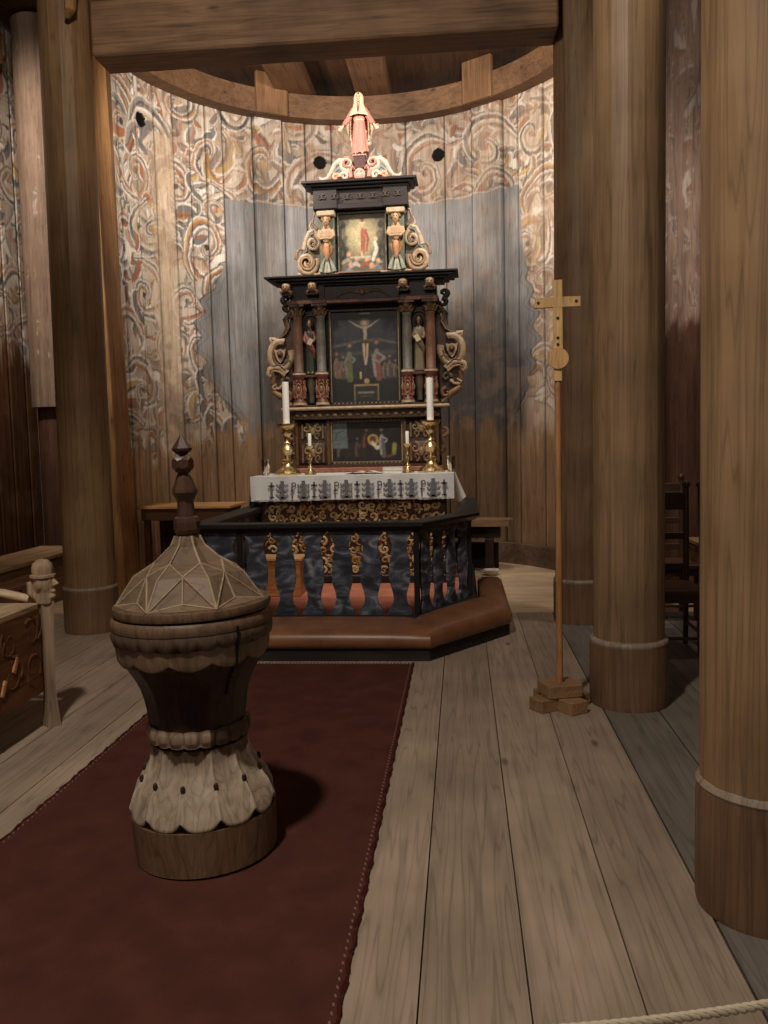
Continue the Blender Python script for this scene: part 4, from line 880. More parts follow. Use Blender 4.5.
for s2 in (-1, 1):
    m.tube([(s2*.05, 0, .49), (s2*.10, -.012, .41), (s2*.128, -.024, .362), (s2*.166, -.05, .305)], [.016, .016, .014, .010], SKN, n=8); hand(m, (s2*.166, -.05, .305), (s2*.55, -.35, -.72), 1.05, SKN, s2)
    m.tube([(s2*.03, -.02, .06), (s2*.032, -.04, .014), (s2*.036, -.085, .008)], [.016, .013, .010], SKN, n=8)
m.build('body', P_SOFT, st, remesh=.0032)
face_marks(st, (0, -.022, .595), 1.08)
def veil(u, v):   # hood and cape, open in front of the face
    a = -PI/2+.32+(TAU-.64)*u if v > .42 else -PI/2+(.32*(v/.42))+(TAU-.64*(v/.42))*u
    VC = (200, 178, 146)
    if v > .42:
        k = (v-.42)/.58; z = .555+.115*k**.8 if k < 1 else .668; r = .052*math.sqrt(max(0, 1-max(0, (z-.60)/.068)**2)) if z > .60 else .052
        return (r*math.cos(a)*1.0, .004+r*math.sin(a)*1.05, z), VC
    k = v/.42; z = .415+.14*k; r = .052+.075*(1-k)**1.3
    return (r*math.cos(a)*1.0, .004+r*math.sin(a)*(.68+.35*k)+.003*math.cos(14*a)*(1-k), z-.012*(1-k)*abs(math.cos(a))), VC
m = MB(); m.surf(veil, 48, 30, closed=False)
for s2 in (-1, 1):
    def panel(u, v):
        x = s2*(.045+.10*u*(1-.25*(1-v)**2)*(.75+.25*math.sin(PI*v))); z = .44-.33*(1-v)*(1-.18*u); return (x, .03+.02*math.sin(u*7+v)+.012*u, z-.0), (198, 176, 146)
    m.surf(panel, 14, 16, closed=False)
def backp(u, v): return ((u-.5)*.2, .055+.01*math.cos(u*20), .12+.36*v), (216, 194, 162)
m.surf(backp, 16, 10, closed=False)
o = m.build('veil', P_SOFT, st, smooth=60); k = o.modifiers.new('thick', 'SOLIDIFY'); k.thickness = .006
m = MB(); m.box((0, -.0, .006), (.15, .12, .012), (92, 62, 54), bev=.003); m.build('plinth', P_SOFT, st, smooth=0)

def saint(x, robe_c, cloak_c, skin, label, book):
    s_ = thing('saint_figure', label, 'statue', on_ret(x, -.022, .992), rz=math.radians(-1.2), group=None)
    def rb(u, v):
        a = TAU*u; z = .01+.46*v; r = np.interp(v, [0, .15, .5, .72, .86, .95, 1], [.050, .046, .046, .040, .046, .040, .018]); f = .005*(1-v)*math.cos(8*a+2*v)
        return ((r+f)*math.cos(a)*1.05, (r+f)*math.sin(a)*.75, z), robe_c
    m = MB(); m.surf(rb, 48, 24, True, True, True); m.build('robe', P_SOFT, s_, smooth=60)
    m = MB(); head(m, (0, -.012, .525), .85, skin); m.tube([(0, 0, .48), (0, 0, .44), (0, 0, .2)], [.018, .034, .03], skin, n=8, sy=.7)
    for s2 in (-1, 1):
        m.tube([(s2*.038, 0, .43), (s2*.058, -.012, .365), (s2*.03, -.045, .33)], [.014, .013, .010], skin, n=8); hand(m, (s2*.03, -.045, .33), (-s2*.8, -.3, .25), .75, skin, s2)
        m.tube([(s2*.02, -.02, .03), (s2*.022, -.05, .008)], [.012, .009], skin, n=6)
    m.build('body', P_SOFT, s_, remesh=.0034); face_marks(s_, (0, -.012, .525), .85)
    m = MB()
    for s2 in (-1, 1): m.tube([(s2*.036, .0, .445), (s2*.060, -.010, .37), (s2*.036, -.042, .333)], [.022, .024, .017], cloak_c, n=10)
    m.tube([(-.05, -.01, .43), (-.02, -.038, .36), (.02, -.042, .28), (.05, -.02, .2)], [.018, .026, .03, .012], cloak_c, n=10, sy=.5); m.tube([(-.045, -.02, .34), (0, -.045, .29), (.04, -.035, .25), (.045, -.01, .16)], [.014, .022, .024, .01], cloak_c, n=10, sy=.6)
    m.build('cloak', P_SOFT, s_, smooth=60)
    m = MB(); m.ball((0, .006, .545), (.031, .030, .036), (74, 52, 38))
    for s2 in (-1, 1): m.tube([(s2*.026, .0, .55), (s2*.032, .004, .515), (s2*.026, .01, .48)], [.012, .012, .006], (74, 52, 38), n=6)
    m.tube([(0, -.036, .50), (0, -.040, .485), (0, -.034, .465)], [.012, .012, .005], (84, 60, 44), n=6); m.build('hair', P_CARVE, s_, smooth=60)
    m = MB(); m.box((.012 if book > 0 else -.012, -.062, .335), (.05, .016, .07), (176, 160, 136) if book > 0 else (196, 176, 140), bev=.003, ry=.5*book); m.build('book', P_SOFT, s_, smooth=0)
saint(-.57, (44, 48, 38), (112, 62, 52), (120, 92, 72), 'carved saint in dark green robe and red cloak, in the left niche', 1)
saint(.57, (116, 102, 80), (104, 86, 62), (92, 70, 54), 'carved saint in pale ochre robe, standing in the right niche', -1)

# ------------------------------------------------------------------ things on the altar
BR = (222, 196, 142); AZ = TZ+.0085
def candlestick(h, rb, label, loc, group, big):
    t = thing('candlestick', label, 'candlestick', loc, group=group)
    if big:
        base = [(rb, 0), (rb*1.02, .012), (rb*.92, .022), (rb*.86, .04), (rb*.62, .058), (rb*.40, .085), (rb*.30, .11)]
        stem = [(rb*.30, .11), (rb*.42, .125), (rb*.42, .14), (rb*.26, .155), (rb*.22, .19), (rb*.34, .215), (rb*.46, .245), (rb*.36, .275), (rb*.22, .295), (rb*.30, .31), (rb*.22, .325), (rb*.24, .37), (rb*.44, .40), (rb*.44, .415), (rb*.3, .43)]
        stem = [(r, z*1.03) for r, z in stem]
        pan = [(r, z*1.03) for r, z in [(rb*.3, .43), (rb*.42, .445), (rb*.66, .465), (rb*.74, .485), (rb*.74, .495), (rb*.6, .492), (rb*.34, .475), (.028, .474)]]
    else:
        base = [(rb, 0), (rb, .008), (rb*.85, .016), (rb*.55, .03), (rb*.28, .05)]; stem = [(rb*.28, .05), (rb*.4, .06), (rb*.25, .075), (rb*.2, .11), (rb*.38, .13), (rb*.38, .145), (rb*.2, .165), (rb*.2, .195), (rb*.3, .205)]; pan = [(rb*.3, .205), (rb*.62, .22), (rb*.66, .228), (rb*.5, .226), (rb*.3, .218)]; base, stem, pan = ([(r, z*1.25) for r, z in q] for q in (base, stem, pan))
    for nm, p in (('foot', base), ('stem', stem), ('drip_pan', pan)):
        m = MB(); m.lathe(p, BR, n=28); m.build(nm, P_GOLD, t, smooth=40)
    return t
def candle(r, h, loc, label, group):
    m = MB(); m.lathe([(r, 0), (r, h-.004), (r*.8, h), (r*.2, h-.003)], (250, 246, 238), n=18)
    t = thing('candle', label, 'candle', loc, group=group); m.build('wax', P_WAX, t, smooth=40)
    m = MB(); m.tube([(0, 0, h-.006), (.001, 0, h+.006), (.003, 0, h+.012)], .0018, (50, 40, 34), n=5); m.build('wick', P_WAX, t)
for x, lb in ((-1.735, 'left'), (-.297, 'right')):
    y = 8.42; candlestick(.505, .135, f'large brass candlestick on the {lb} side of the altar', (x, y, AZ), 'large altar candlesticks', True); candle(.034, .435, (x, y, AZ+.489), f'tall white candle on the {lb} large brass candlestick', 'tall altar candles')
for x, lb in ((-1.495, 'left'), (-.525, 'right')):
    y = 8.36; candlestick(.23, .06, f'small brass candlestick on the {lb}, beside the large one', (x, y, AZ), 'small altar candlesticks', False); candle(.017, .135, (x, y, AZ+.2735), f'short thin white candle in the {lb} small candlestick', 'short altar candles')
for x, lb in ((-1.945, 'left'), (-.10, 'right')):
    t = thing('cup', f'small shiny cup at the {lb} end of the altar cloth', 'cup', (x, 8.36, AZ), group='small cups on the altar')
    m = MB(); m.lathe([(.036, 0), (.036, .012), (.028, .02), (.028, .02)], (226, 222, 214), n=20); m.build('foot', P_SILVER, t, smooth=30)
    m = MB(); m.lathe([(.030, .021), (.042, .05), (.046, .155), (.044, .155), (.039, .05), (.027, .03), (.002, .027)], (206, 200, 190), n=20); m.build('bowl', P_SILVER, t, smooth=40)
    m = MB(); m.lathe([(.0462, .148), (.048, .158), (.044, .158), (.0438, .148)], (226, 222, 214), n=20); m.build('rim', P_SILVER, t, smooth=30)
t = thing('open_book', 'open book with white pages lying on the altar cloth', 'book', (-.945, 8.34, AZ), rz=-.05)
m = MB(); m.box((0, 0, .003), (.36, .22, .005), (90, 60, 44)); m.build('cover', P_SOFT, t, smooth=0)
for s2 in (-1, 1):
    m = MB(); m.surf(lambda u, v: ((s2*.17*u, -.1+.2*v, .008+.022*math.sin(PI*min(1, u*1.15+.06))*(1-.4*u)), (226, 220, 206)), 12, 3, closed=False); m.build('page', P_CLOTH, t, smooth=60)
m = MB(); m.tube([(0, -.10, .018), (.005, -.13, .008), (.012, -.16, .003)], .004, (190, 150, 70), n=5); m.build('ribbon', P_CLOTH, t)
for i, (z, sx) in enumerate(((0, .20), (.031, .196))):
    t = thing('closed_book', ('lower' if i == 0 else 'upper')+' white closed book of the two stacked beside the open book', 'book', (-.672, 8.33, AZ+z), rz=.02+.03*i, group='stacked white books')
    m = MB(); m.box((0, 0, .003), (sx, .15, .005), (224, 218, 208), bev=.001); m.box((0, 0, .027), (sx, .15, .005), (224, 218, 208), bev=.001); m.box((-sx/2+.003, 0, .015), (.005, .15, .026), (216, 208, 196)); m.build('cover', P_SOFT, t, smooth=0)
    m = MB(); m.box((.003, 0, .015), (sx-.012, .142, .019), (236, 230, 218)); m.build('page_block', P_CLOTH, t, smooth=0)

# ------------------------------------------------------------------ baptismal font
FX, FY = -.968, 2.985
t = thing('baptismal_font', 'carved wooden baptismal font with fluted foot standing on the red carpet', 'font', (FX, FY, .0195)); t.rotation_euler = (0, -.022, 0)
def lerp(v, P): return float(np.interp(v, [p[0] for p in P], [p[1] for p in P]))
NP = 12
DK1 = (66, 48, 37); MD1 = (112, 88, 68); PL1 = (176, 152, 128)
# base drum
def drum(u, v):
    a = TAU*u; z = .160*v; r = .258+.006*v+.002*math.sin(3*a+1)
    return (r*math.cos(a), r*math.sin(a), z), (120, 92, 68)
m = MB(); m.surf(drum, 96, 8, True, True, True); m.build('base_drum', W_FONT, t, smooth=60)
def foot(u, v):
    a = TAU*u; p = abs(((u*NP) % 1)-.5)*2      # 0 at petal middle, 1 on the rib
    zb = .158+.034*p**3; z = zb+(.415-zb)*v
    r = lerp(z, [(.10, .268), (.15, .269), (.20, .261), (.25, .243), (.29, .216), (.33, .190), (.36, .178), (.40, .172)])
    rib = .007*max(0, (p-.80)/.2)-.012*(1-p*p)*min(1, max(0, z-zb)/.08)*min(1, max(0, .42-z)/.08)
    if v < .02: r = .260; rib = 0
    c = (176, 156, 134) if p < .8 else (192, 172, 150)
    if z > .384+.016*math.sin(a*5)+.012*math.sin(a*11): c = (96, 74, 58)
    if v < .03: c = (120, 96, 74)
    return ((r+rib)*math.cos(a), (r+rib)*math.sin(a), z), c
m = MB(); m.surf(foot, NP*16, 28, True, True, True); f_ = m.build('fluted_foot', W_FONT, t, smooth=60)
m = MB()
for k in range(NP):
    m = MB(); a = TAU*(k+0.0)/NP; r = .217; m.ball((r*math.cos(a), r*math.sin(a), .297), (.010, .010, .017), (54, 38, 30), n=6, m=4); m.build('bead', P_CARVE, f_, smooth=0)
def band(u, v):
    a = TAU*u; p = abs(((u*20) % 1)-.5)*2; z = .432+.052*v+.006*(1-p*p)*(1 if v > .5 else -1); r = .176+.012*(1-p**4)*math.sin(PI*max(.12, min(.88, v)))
    lit = (-2.7 < (a-TAU if a > PI else a) < -1.05)  # front flutes coloured paler, as if light fell on them
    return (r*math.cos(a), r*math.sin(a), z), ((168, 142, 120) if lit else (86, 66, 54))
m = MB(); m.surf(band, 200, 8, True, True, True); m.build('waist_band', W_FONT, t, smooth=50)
def bowl(u, v):
    a = TAU*u; p = abs(((u*NP) % 1)-.5)*2; z = .45+.29*v
    r = lerp(z, [(.45, .168), (.52, .174), (.58, .183), (.62, .194), (.66, .211), (.70, .236), (.74, .262)])
    rr = r+.006*(p**3); return (rr*math.cos(a), rr*math.sin(a), z), (60, 42, 33)
m = MB(); m.surf(bowl, NP*12, 24, True, True, True); m.build('bowl', W_FONT, t, smooth=60)
def apron(u, v):
    a = TAU*u; p = abs(((u*NP) % 1)-.5)*2; zl = .722+.024*p**2; z = zl+(.815-zl)*v
    r = lerp(z, [(.70, .262), (.74, .272), (.79, .277), (.815, .278)])
    return (r*math.cos(a), r*math.sin(a), z), (128, 104, 82) if v > .06 else (92, 70, 54)
m = MB(); m.surf(apron, NP*14, 14, True, True, True); m.build('scalloped_apron', W_FONT, t, smooth=60)
def scal(u, v):
    p = abs(((u*26) % 1)-.5)*2; a = TAU*u; zl = .792+.014*p**2; z = zl+(.845-zl)*v
    r = .283+.006*math.sin(PI*v); return (r*math.cos(a), r*math.sin(a), z), (88, 70, 56)
m = MB(); m.surf(scal, 26*10, 8, True, True, True); m.build('scalloped_moulding', W_FONT, t, smooth=60)
m = MB(); m.lathe([(.272, .842), (.286, .846), (.288, .858), (.285, .878), (.276, .886), (.05, .886)], (112, 88, 68), n=96)
m.build('rim', W_FONT, t, smooth=40)
# crack down the right of the front
m = MB(); ca = -PI/2+.86
for k in range(12):
    z = .62+.021*k; r = lerp(z, [(.60, .192), (.66, .214), (.70, .240), (.725, .268), (.78, .279), (.80, .286), (.87, .289)]); m.box((r*math.cos(ca), r*math.sin(ca), z), (.006, .012, .023), (20, 14, 11), rz=ca+PI/2)
m.build('crack', P_CARVE, t, smooth=0)
# star-folded cover
lid = thing('font_cover', 'star-folded wooden cover with a faceted knob finial, sitting on the font', 'lid', (FX-.016, FY, .911)); lid.rotation_euler = (0, -.026, 0)
m = MB(); m.lathe([(.262, 0), (.280, .002), (.284, .016), (.280, .030), (.262, .034), (.02, .036)], (104, 80, 60), n=96); m.build('lid_rim', W_FONT, lid, smooth=40)
m = MB(); NO = 7; A0 = -PI/2+.62
def P(r, a, z): return (r*math.cos(a), r*math.sin(a), z)
LC = (118, 97, 78); edges = []
vs = []; fs = []
def V(p): vs.append(p); return len(vs)-1
st8 = TAU/NO
Ai = [V(P(.268, A0+st8*i, .034)) for i in range(NO)]; Mi = [V(P(.215, A0+st8*(i+.5), .052)) for i in range(NO)]; Bi = [V(P(.172, A0+st8*(i+.5), .140)) for i in range(NO)]
Ci = [V(P(.198, A0+st8*i, .134)) for i in range(NO)]; Di = [V(P(.122, A0+st8*i, .178)) for i in range(NO)]; Ei = [V(P(.092, A0+st8*(i+.5), .172)) for i in range(NO)]
Fi = [V(P(.062, A0+st8*i, .232)) for i in range(NO)]; Gi = [V(P(.046, A0+st8*(i+.5), .230)) for i in range(NO)]; Hi = [V(P(.044, A0+st8*i, .268)) for i in range(NO)]; Ji = [V(P(.036, A0+st8*(i+.5), .268)) for i in range(NO)]
Lo = [V(P(.262, A0+st8*(i+.5), .036)) for i in range(NO)]
for i in range(NO):
    j = (i+1) % NO
    fs += [(Ai[i], Lo[i], Mi[i]), (Lo[i], Ai[j], Mi[i]), (Ai[i], Mi[i], Bi[i]), (Mi[i], Ai[j], Bi[i]), (Ai[i], Bi[i], Ci[i]), (Ai[j], Ci[j], Bi[i]), (Ci[i], Bi[i], Di[i]), (Bi[i], Ci[j], Di[j]), (Bi[i], Ei[i], Di[i]), (Bi[i], Di[j], Ei[i]),
           (Di[i], Ei[i], Gi[i], Fi[i]), (Ei[i], Di[j], Fi[j], Gi[i]), (Fi[i], Gi[i], Ji[i], Hi[i]), (Gi[i], Fi[j], Hi[j], Ji[i])]
    edges += [(Ai[i], Bi[i]), (Ai[j], Bi[i]), (Ai[i], Mi[i]), (Ai[j], Mi[i]), (Mi[i], Bi[i]), (Bi[i], Di[i]), (Bi[i], Di[j]), (Ai[i], Ci[i]), (Ci[i], Di[i]), (Di[i], Fi[i]), (Fi[i], Hi[i])]
fs.append(tuple(x for i in range(NO) for x in (Hi[i], Ji[i])))
m.add(vs, fs, LC); lc_ = m.build('folded_roof', P_LID, lid, smooth=0)
m = MB()
for a_, b_ in edges: m.tube([vs[a_], vs[b_]], .0044, (156, 134, 110), n=6)
m.build('pale_ridge', P_LID, lc_, smooth=60)
m = MB(); FC = (78, 52, 38); F0 = A0+st8/2
def fac(prof, n=8, rot=F0): m.lathe(prof, FC, n=n, rot=rot)
fac([(.030, .264), (.044, .278), (.048, .290), (.048, .318), (.044, .332), (.032, .340)])
m.build('collar', W_SM, lid, smooth=0)
m = MB(); fac([(.034, .340), (.030, .370), (.029, .392), (.046, .424), (.044, .434), (.026, .482), (.020, .492)])
m.build('finial_stem', W_SM, lid, smooth=0)
m = MB()
for k in range(4):
    a = -PI/2+1.08+TAU*k/4
    M = Matrix.Translation((.010*math.cos(a), .010*math.sin(a), .527)) @ Matrix.Rotation(a, 4, 'Z')
    ring = [(math.cos(TAU*q/6+PI/6), math.sin(TAU*q/6+PI/6)) for q in range(6)]
    v_ = [M @ Vector((-.004, c*.012, s_*.020)) for c, s_ in ring]+[M @ Vector((.014, c*.030, s_*.036)) for c, s_ in ring]+[M @ Vector((.030, c*.016, s_*.022)) for c, s_ in ring]
    m.add(v_, [tuple(range(6)), tuple(range(12, 18))]+[(b*6+q, b*6+(q+1) % 6, b*6+6+(q+1) % 6, b*6+6+q) for b in (0, 1) for q in range(6)], FC)
m.lathe([(.016, .486), (.024, .505), (.024, .548), (.014, .562)], FC, n=6); m.build('faceted_knob', W_SM, lid, smooth=0)
m = MB(); fac([(.014, .558), (.034, .574), (.036, .582), (.003, .632)], 6, A0+.3); m.build('spire_tip', W_SM, lid, smooth=0)

# ------------------------------------------------------------------ processional cross
t = thing('processional_cross', 'tall pale wooden cross with a disc on a thin staff and block base', 'cross', (.528, 4.72, 0), rz=math.radians(-3))
m = MB(); CB = (144, 110, 78)
m.box((0, 0, .035), (.34, .115, .07), CB, rz=.62, bev=.004); m.box((0, 0, .0352), (.115, .34, .0704), CB, rz=.62, bev=.004)
m.build('cross_shaped_foot', W_SMX, t, smooth=0)
m = MB(); m.box((0, 0, .107), (.20, .17, .07), (148, 112, 80), rz=.35, bev=.004); m.build('foot_block', W_SMX, t, smooth=0)
m = MB(); m.tube([(0, 0, .14), (0, 0, 1.0), (0, 0, 1.88)], [.019, .018, .016], (176, 126, 80), n=14); m.build('staff', W_SM, t, smooth=50)
CC = (222, 180, 122)
m = MB(); m.box((0, -.012, 1.865), (.042, .02, .12), CC, bev=.002); m.build('staff_clamp', W_SM, t, smooth=0)
m = MB(); m.prism([(.056*math.cos(TAU*i/40), 1.926+.056*math.sin(TAU*i/40)) for i in range(40)], -.034, -.012, (214, 166, 112)); m.build('disc', W_SM, t, smooth=30)
m = MB(); m.box((0, -.012, 2.156), (.052, .022, .372), CC, bev=.002); m.box((0, -.0125, 2.224), (.242, .024, .055), CC, bev=.002, ry=0.0); m.build('cross_arms', W_SM, t, smooth=0)
m = MB()
for x, z in ((-.102, 2.223), (.098, 2.225), (0, 2.14), (0, 2.035), (0, 2.0)): m.tube([(x, -.018, z), (x, -.0265, z)], .0085, (60, 38, 26), n=10)
m.build('hole_plug', P_CARVE, t, smooth=30)

# ------------------------------------------------------------------ side table, wall benches, small bowl
t = thing('side_table', 'dark wooden side table with light top beside the painted wall, left of the altar', 'table', (-2.84, 8.75, 0), rz=-.05)
m = MB(); m.box((0, 0, .875), (1.0, .56, .03), (196, 146, 92), bev=.004); m.build('table_top', W_SMX, t, smooth=0)
m = MB(); m.box((0, -.02, .80), (.92, .48, .12), (86, 58, 40), bev=.004); m.build('apron', W_SMX, t, smooth=0)
for sx in (-1, 1):
    for sy in (-1, 1): m = MB(); m.box((sx*.42, sy*.20, .37), (.06, .06, .74), (82, 54, 38), bev=.004); m.build('leg', W_SM, t, smooth=0)
m = MB(); m.box((0, .2, .45), (.80, .02, .5), (62, 42, 32)); m.build('back_panel', W_SM, t, smooth=0)
t = thing('step_stool', 'small orange-brown wooden stool inside the rail, left front of the altar', 'stool', (-1.66, 7.55, .136))
m = MB(); m.box((0, 0, .335), (.46, .28, .03), (206, 158, 108), bev=.006); m.build('seat', W_SMX, t, smooth=0)
m = MB(); m.box((0, -.115, .16), (.42, .02, .31), (176, 116, 72)); m.build('front_panel', W_SMX, t, smooth=0)
for sx in (-1, 1): m = MB(); m.box((sx*.20, .01, .16), (.025, .23, .32), (166, 110, 70)); m.build('side_panel', W_SM, t, smooth=0)
t = thing('wall_bench', 'low dark wall bench with rounded end, right of the altar', 'bench', (.03, 9.72, 0), rz=-.08)
m = MB(); m.prismz([(-.75, -.2), (.40, -.2), (.50, -.17), (.545, -.08), (.545, .06), (.50, .16), (.40, .2), (-.75, .2)], .53, .60, (140, 108, 80)); m.build('seat', W_SMX, t, smooth=0)
m = MB(); m.box((-.1, .02, .46), (1.0, .30, .13), (40, 28, 22)); m.build('seat_frame', W_SMX, t, smooth=0)
for x in (-.6, .28): m = MB(); m.box((x, -.04, .195), (.09, .28, .39), (44, 32, 26), bev=.006); m.build('leg', W_SM, t, smooth=0)
m = MB(); m.box((-.1, .10, .17), (.95, .03, .30), (34, 25, 20)); m.build('back_panel', W_SMX, t, smooth=0)
t = thing('bowl', 'small white bowl on the pale floor under the right wall bench', 'bowl', (.31, 9.40, .001))
m = MB(); m.lathe([(.04, 0), (.055, .01), (.085, .05), (.09, .06), (.083, .06), (.05, .016), (.003, .012)], (232, 228, 220), n=24); m.build('body', P_SOFT, t, smooth=50)
m = MB(); m.tube([(.087*math.cos(TAU*i/24), .087*math.sin(TAU*i/24), .061) for i in range(25)], .004, (240, 236, 230), n=6); m.build('rim', P_SOFT, t)

def wall_bench(name, x, y0, y1, sg, label):
    t = thing(name, label, 'bench', (x, (y0+y1)/2, 0)); L = y1-y0
    m = MB(); m.box((0, 0, .46), (.50, L, .04), (188, 152, 112), bev=.006); m.build('seat', W_Y, t, smooth=0)
    m = MB(); m.box((sg*.21, 0, .22), (.035, L-.04, .44), (150, 112, 78)); m.box((sg*.226, 0, .40), (.02, L-.03, .05), (120, 88, 60)); m.build('front_panel', W_Y, t, smooth=0)
    for yy in (-L/2+.02, L/2-.02): m = MB(); m.box((-sg*.01, yy, .22), (.40, .035, .438), (140, 104, 72)); m.build('end_panel', W_Z, t, smooth=0)
wall_bench('aisle_bench', -4.22, 5.0, 8.62, 1, 'plain pale wooden bench along the left aisle wall')
wall_bench('aisle_bench', 2.48, 6.0, 8.7, -1, 'pale wooden bench along the right aisle wall behind the dark chairs')
m = MB(); m.box((-4.15, 9.19, .62), (1.1, .1, .05), (170, 136, 100), bev=.005); tag(m.build('wall_ledge', W_X), 'thin pale ledge on the back wall left of the left pillar', 'ledge')
t = thing('stool', 'small brown wooden stool in front of the left aisle bench', 'stool', (-3.72, 6.35, 0))
m = MB(); m.box((0, 0, .40), (.36, .50, .04), (126, 84, 54), bev=.006); m.build('seat', W_SMX, t, smooth=0)
for sx in (-1, 1):
    for sy in (-1, 1): m = MB(); m.tube([(sx*.15, sy*.21, 0), (sx*.13, sy*.18, .385)], [.018, .022], (104, 68, 44), n=8); m.build('leg', W_SM, t)

# ------------------------------------------------------------------ carved bench with head post (left foreground)
t = thing('carved_bench', 'carved bench with a head-shaped end post at the left edge', 'bench', (-2.28, 3.4, 0))
m = MB(); m.box((0, 0, .43), (.045, 1.80, .46), (112, 72, 42), bev=.004); pn = m.build('carved_panel', W_Y, t, smooth=0)
m = MB(); R7 = random.Random(9)
for k in range(9):
    y = .80-.2*k
    for z, sg in ((.54, 1), (.36, -1)):
        pts = spiral(y+R7.uniform(-.02, .02), z, .085, R7.uniform(0, TAU), 1.25, sg*(1 if k % 2 else -1))
        kk = len(pts); m.tube([(.017, a_, b_) for a_, b_ in pts], [.013*(1-.5*i/kk) for i in range(kk)], (108, 70, 42), n=7, sx=.9, sy=.9, ref=(1, 0, 0))
        for q in range(3):
            a_ = R7.uniform(0, TAU); m.tube([(.018, y+(.06+.05*i/4)*math.cos(a_+.25*i), z+(.06+.05*i/4)*math.sin(a_+.25*i)) for i in range(5)], [.005, .011, .012, .009, .003], (108, 72, 44), n=6, ref=(1, 0, 0))
m.build('carving', W_Y, pn, smooth=60)
m = MB()
for k, (y, z) in enumerate(((.62, .42), (.50, .33), (.42, .27), (.1, .45), (-.2, .36))): m.box((.026, y, z), (.012, .03, .085), (190, 140, 92), rx=-.5, bev=.004)
m.build('chip_cut', W_Y, pn, smooth=0)
m = MB(); m.box((-.27, 0, .668), (.56, 1.82, .03), (184, 158, 126), bev=.005); m.build('seat', W_Y, t, smooth=0)
m = MB(); m.box((-.27, 0, .20), (.46, 1.6, .03), (60, 42, 30)); m.build('bottom_board', W_Y, t, smooth=0)
m = MB(); m.box((-.52, 0, .43), (.03, 1.76, .44), (84, 56, 36)); m.build('rear_panel', W_Y, t, smooth=0)
PCO = (168, 142, 116)
m = MB(); m.tube([(-.045, .935, .70), (-.20, .93, .735), (-.45, .925, .75), (-.75, .92, .75)], [.030, .032, .034, .034], (206, 180, 150), n=12, sy=.7, ref=(0, 0, 1)); m.build('arm_rest', W_SMX, t, smooth=50)
m = MB()
m.tube([(.035, .94, 0), (.035, .94, .06), (.034, .94, .16), (.034, .94, .34), (.036, .94, .52), (.036, .94, .66), (.034, .94, .70)], [.050, .046, .036, .034, .038, .046, .050], PCO, n=4, sx=1.05, sy=.85, ref=(0, 1, 0)); pst = m.build('end_post', W_Z, t, smooth=25)
m = MB(); hx, hy, hz = .034, .94, .765
m.ball((hx, hy, hz+.02), (.056, .054, .082), PCO, n=16, m=12); m.tube([(hx, hy, hz-.09), (hx, hy, hz-.03)], [.046, .046], PCO, n=12)
m.tube([(hx+.048, hy, hz+.045), (hx+.074, hy, hz+.015), (hx+.055, hy, hz+.008)], [.010, .013, .010], PCO, n=8); m.ball((hx+.050, hy, hz-.022), (.016, .022, .010), PCO, n=8, m=6); m.ball((hx+.044, hy, hz-.050), (.020, .024, .018), PCO, n=8, m=6)
for s2 in (-1, 1): m.ball((hx+.046, hy+s2*.022, hz+.052), (.012, .014, .006), PCO, n=8, m=5); m.ball((hx-.005, hy+s2*.056, hz+.015), (.018, .010, .028), PCO, n=8, m=6); m.ball((hx+.046, hy+s2*.022, hz+.036), (.009, .011, .007), PCO, n=8, m=5)
m.tube([(hx-.03, hy, hz-.06), (hx-.062, hy, hz-.03), (hx-.066, hy, hz+.03)], [.03, .034, .03], PCO, n=10); m.build('carved_head', W_Z, pst, remesh=.005)
m = MB(); m.lathe([(.052, 0), (.066, .004), (.066, .016), (.054, .020), (.054, .022), (.057, .045), (.050, .075), (.030, .095), (.003, .102)], PCO, (hx-.004, hy, hz+.050), n=28); o = m.build('carved_hat', W_Z, pst, smooth=50)
m = MB(); m.box((-.50, .93, .34), (.05, .05, .68), (150, 118, 88), bev=.004); m.build('rear_post', W_Z, t, smooth=0)
m = MB(); m.box((-.26, -.90, .43), (.46, .03, .44), (96, 64, 40), bev=.004); m.build('end_panel', W_SMX, t, smooth=0)
for x_ in (-.01, -.50): m = MB(); m.box((x_, -.93, .36), (.055, .055, .72), PCO, bev=.004); m.build('end_post', W_Z, t, smooth=0)

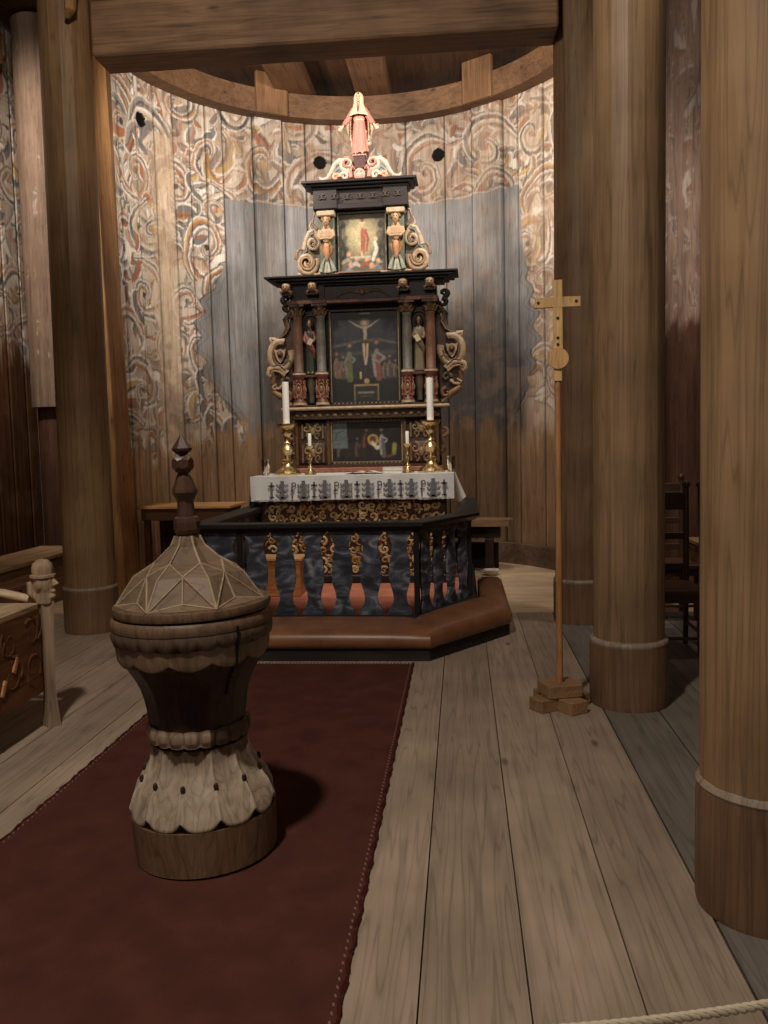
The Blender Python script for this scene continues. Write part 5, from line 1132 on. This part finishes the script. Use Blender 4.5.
# ------------------------------------------------------------------ dark chairs behind the pillars on the right
DC = (78, 54, 40)
def make_chair(label, loc, rz):
    t = thing('dark_chair', label, 'chair', loc, rz=rz, group='dark turned chairs in the right aisle')
    m = MB(); m.box((0, 0, .44), (.46, .44, .045), (92, 64, 46), bev=.01); m.box((0, -.2, .40), (.42, .03, .06), DC); m.build('seat', W_SMX, t, smooth=0)
    for sx in (-1, 1):
        m = MB(); m.tube([(sx*.20, .20, 0), (sx*.20, .20, .45), (sx*.205, .22, .8), (sx*.21, .25, 1.12)], [.018, .022, .02, .019], DC, n=10); p_ = m.build('back_post', W_SM, t, smooth=50)
        m = MB(); m.ball((sx*.21, .252, 1.145), (.030, .03, .032), DC); m.build('finial', W_SM, p_, smooth=60)
        m = MB(); m.tube([(sx*.20, -.18, 0), (sx*.20, -.18, .2), (sx*.20, -.18, .42)], [.016, .024, .02], DC, n=10); m.build('front_leg', W_SM, t, smooth=50)
        m = MB(); m.tube([(sx*.2, -.18, .16), (sx*.2, .2, .16)], .012, DC, n=8); m.build('stretcher', W_SM, t)
    for z, h_, y in ((1.03, .13, .243), (.78, .05, .22), (.56, .05, .205)): m = MB(); m.box((0, y, z), (.40, .02, h_), DC, bev=.004); m.build('back_rail', W_SMX, t, smooth=0)
    m = MB(); m.tube([(-.2, -.18, .12), (.2, -.18, .12)], .012, DC, n=8); m.build('stretcher', W_SM, t)
    return t
ch = make_chair('dark chair partly hidden by the pillar behind the wooden cross', (1.395, 6.02, 0), 0)
dup(ch, (1.90, 6.00, 0), -.04, 'dark chair mostly hidden by the nearest right pillar')
dup(ch, (1.66, 7.15, 0), .06, 'dark chair one row behind, nearer the painted log stave')

# ------------------------------------------------------------------ rope barrier at the lower right
def stanchion(x, y, label):
    t = thing('rope_post', label, 'post', (x, y, 0), group='rope barrier posts')
    m = MB(); m.lathe([(.13, 0), (.13, .015), (.03, .03)], (70, 50, 36), n=28); m.build('foot', W_SM, t, smooth=40)
    m = MB(); m.tube([(0, 0, .03), (0, 0, .635)], .016, (110, 78, 52), n=12); m.build('shaft', W_SM, t, smooth=50)
    m = MB(); m.ball((0, 0, .634), .019, (110, 78, 52)); m.build('knob', W_SM, t, smooth=60)
stanchion(1.25, 1.85, 'short wooden post holding the right end of the rope'); stanchion(-.20, 1.144, 'short wooden post holding the left end of the rope')
def rp(s_): return Vector((-.25+1.50*s_, 1.12+.73*s_, .66-.225*s_-.2544*s_*(1-s_)))
m = MB()
for k in range(3):
    m.tube([rp(.048+.937*i/220)+Vector((.0045*math.cos(i*.75+k*TAU/3)*-.5, .0045*math.cos(i*.75+k*TAU/3), .0045*math.sin(i*.75+k*TAU/3))) for i in range(221)], .0048, (208, 192, 166), n=6)
tag(m.build('rope', P_CLOTH, smooth=60), 'thin white twisted rope across the lower right corner', 'rope')
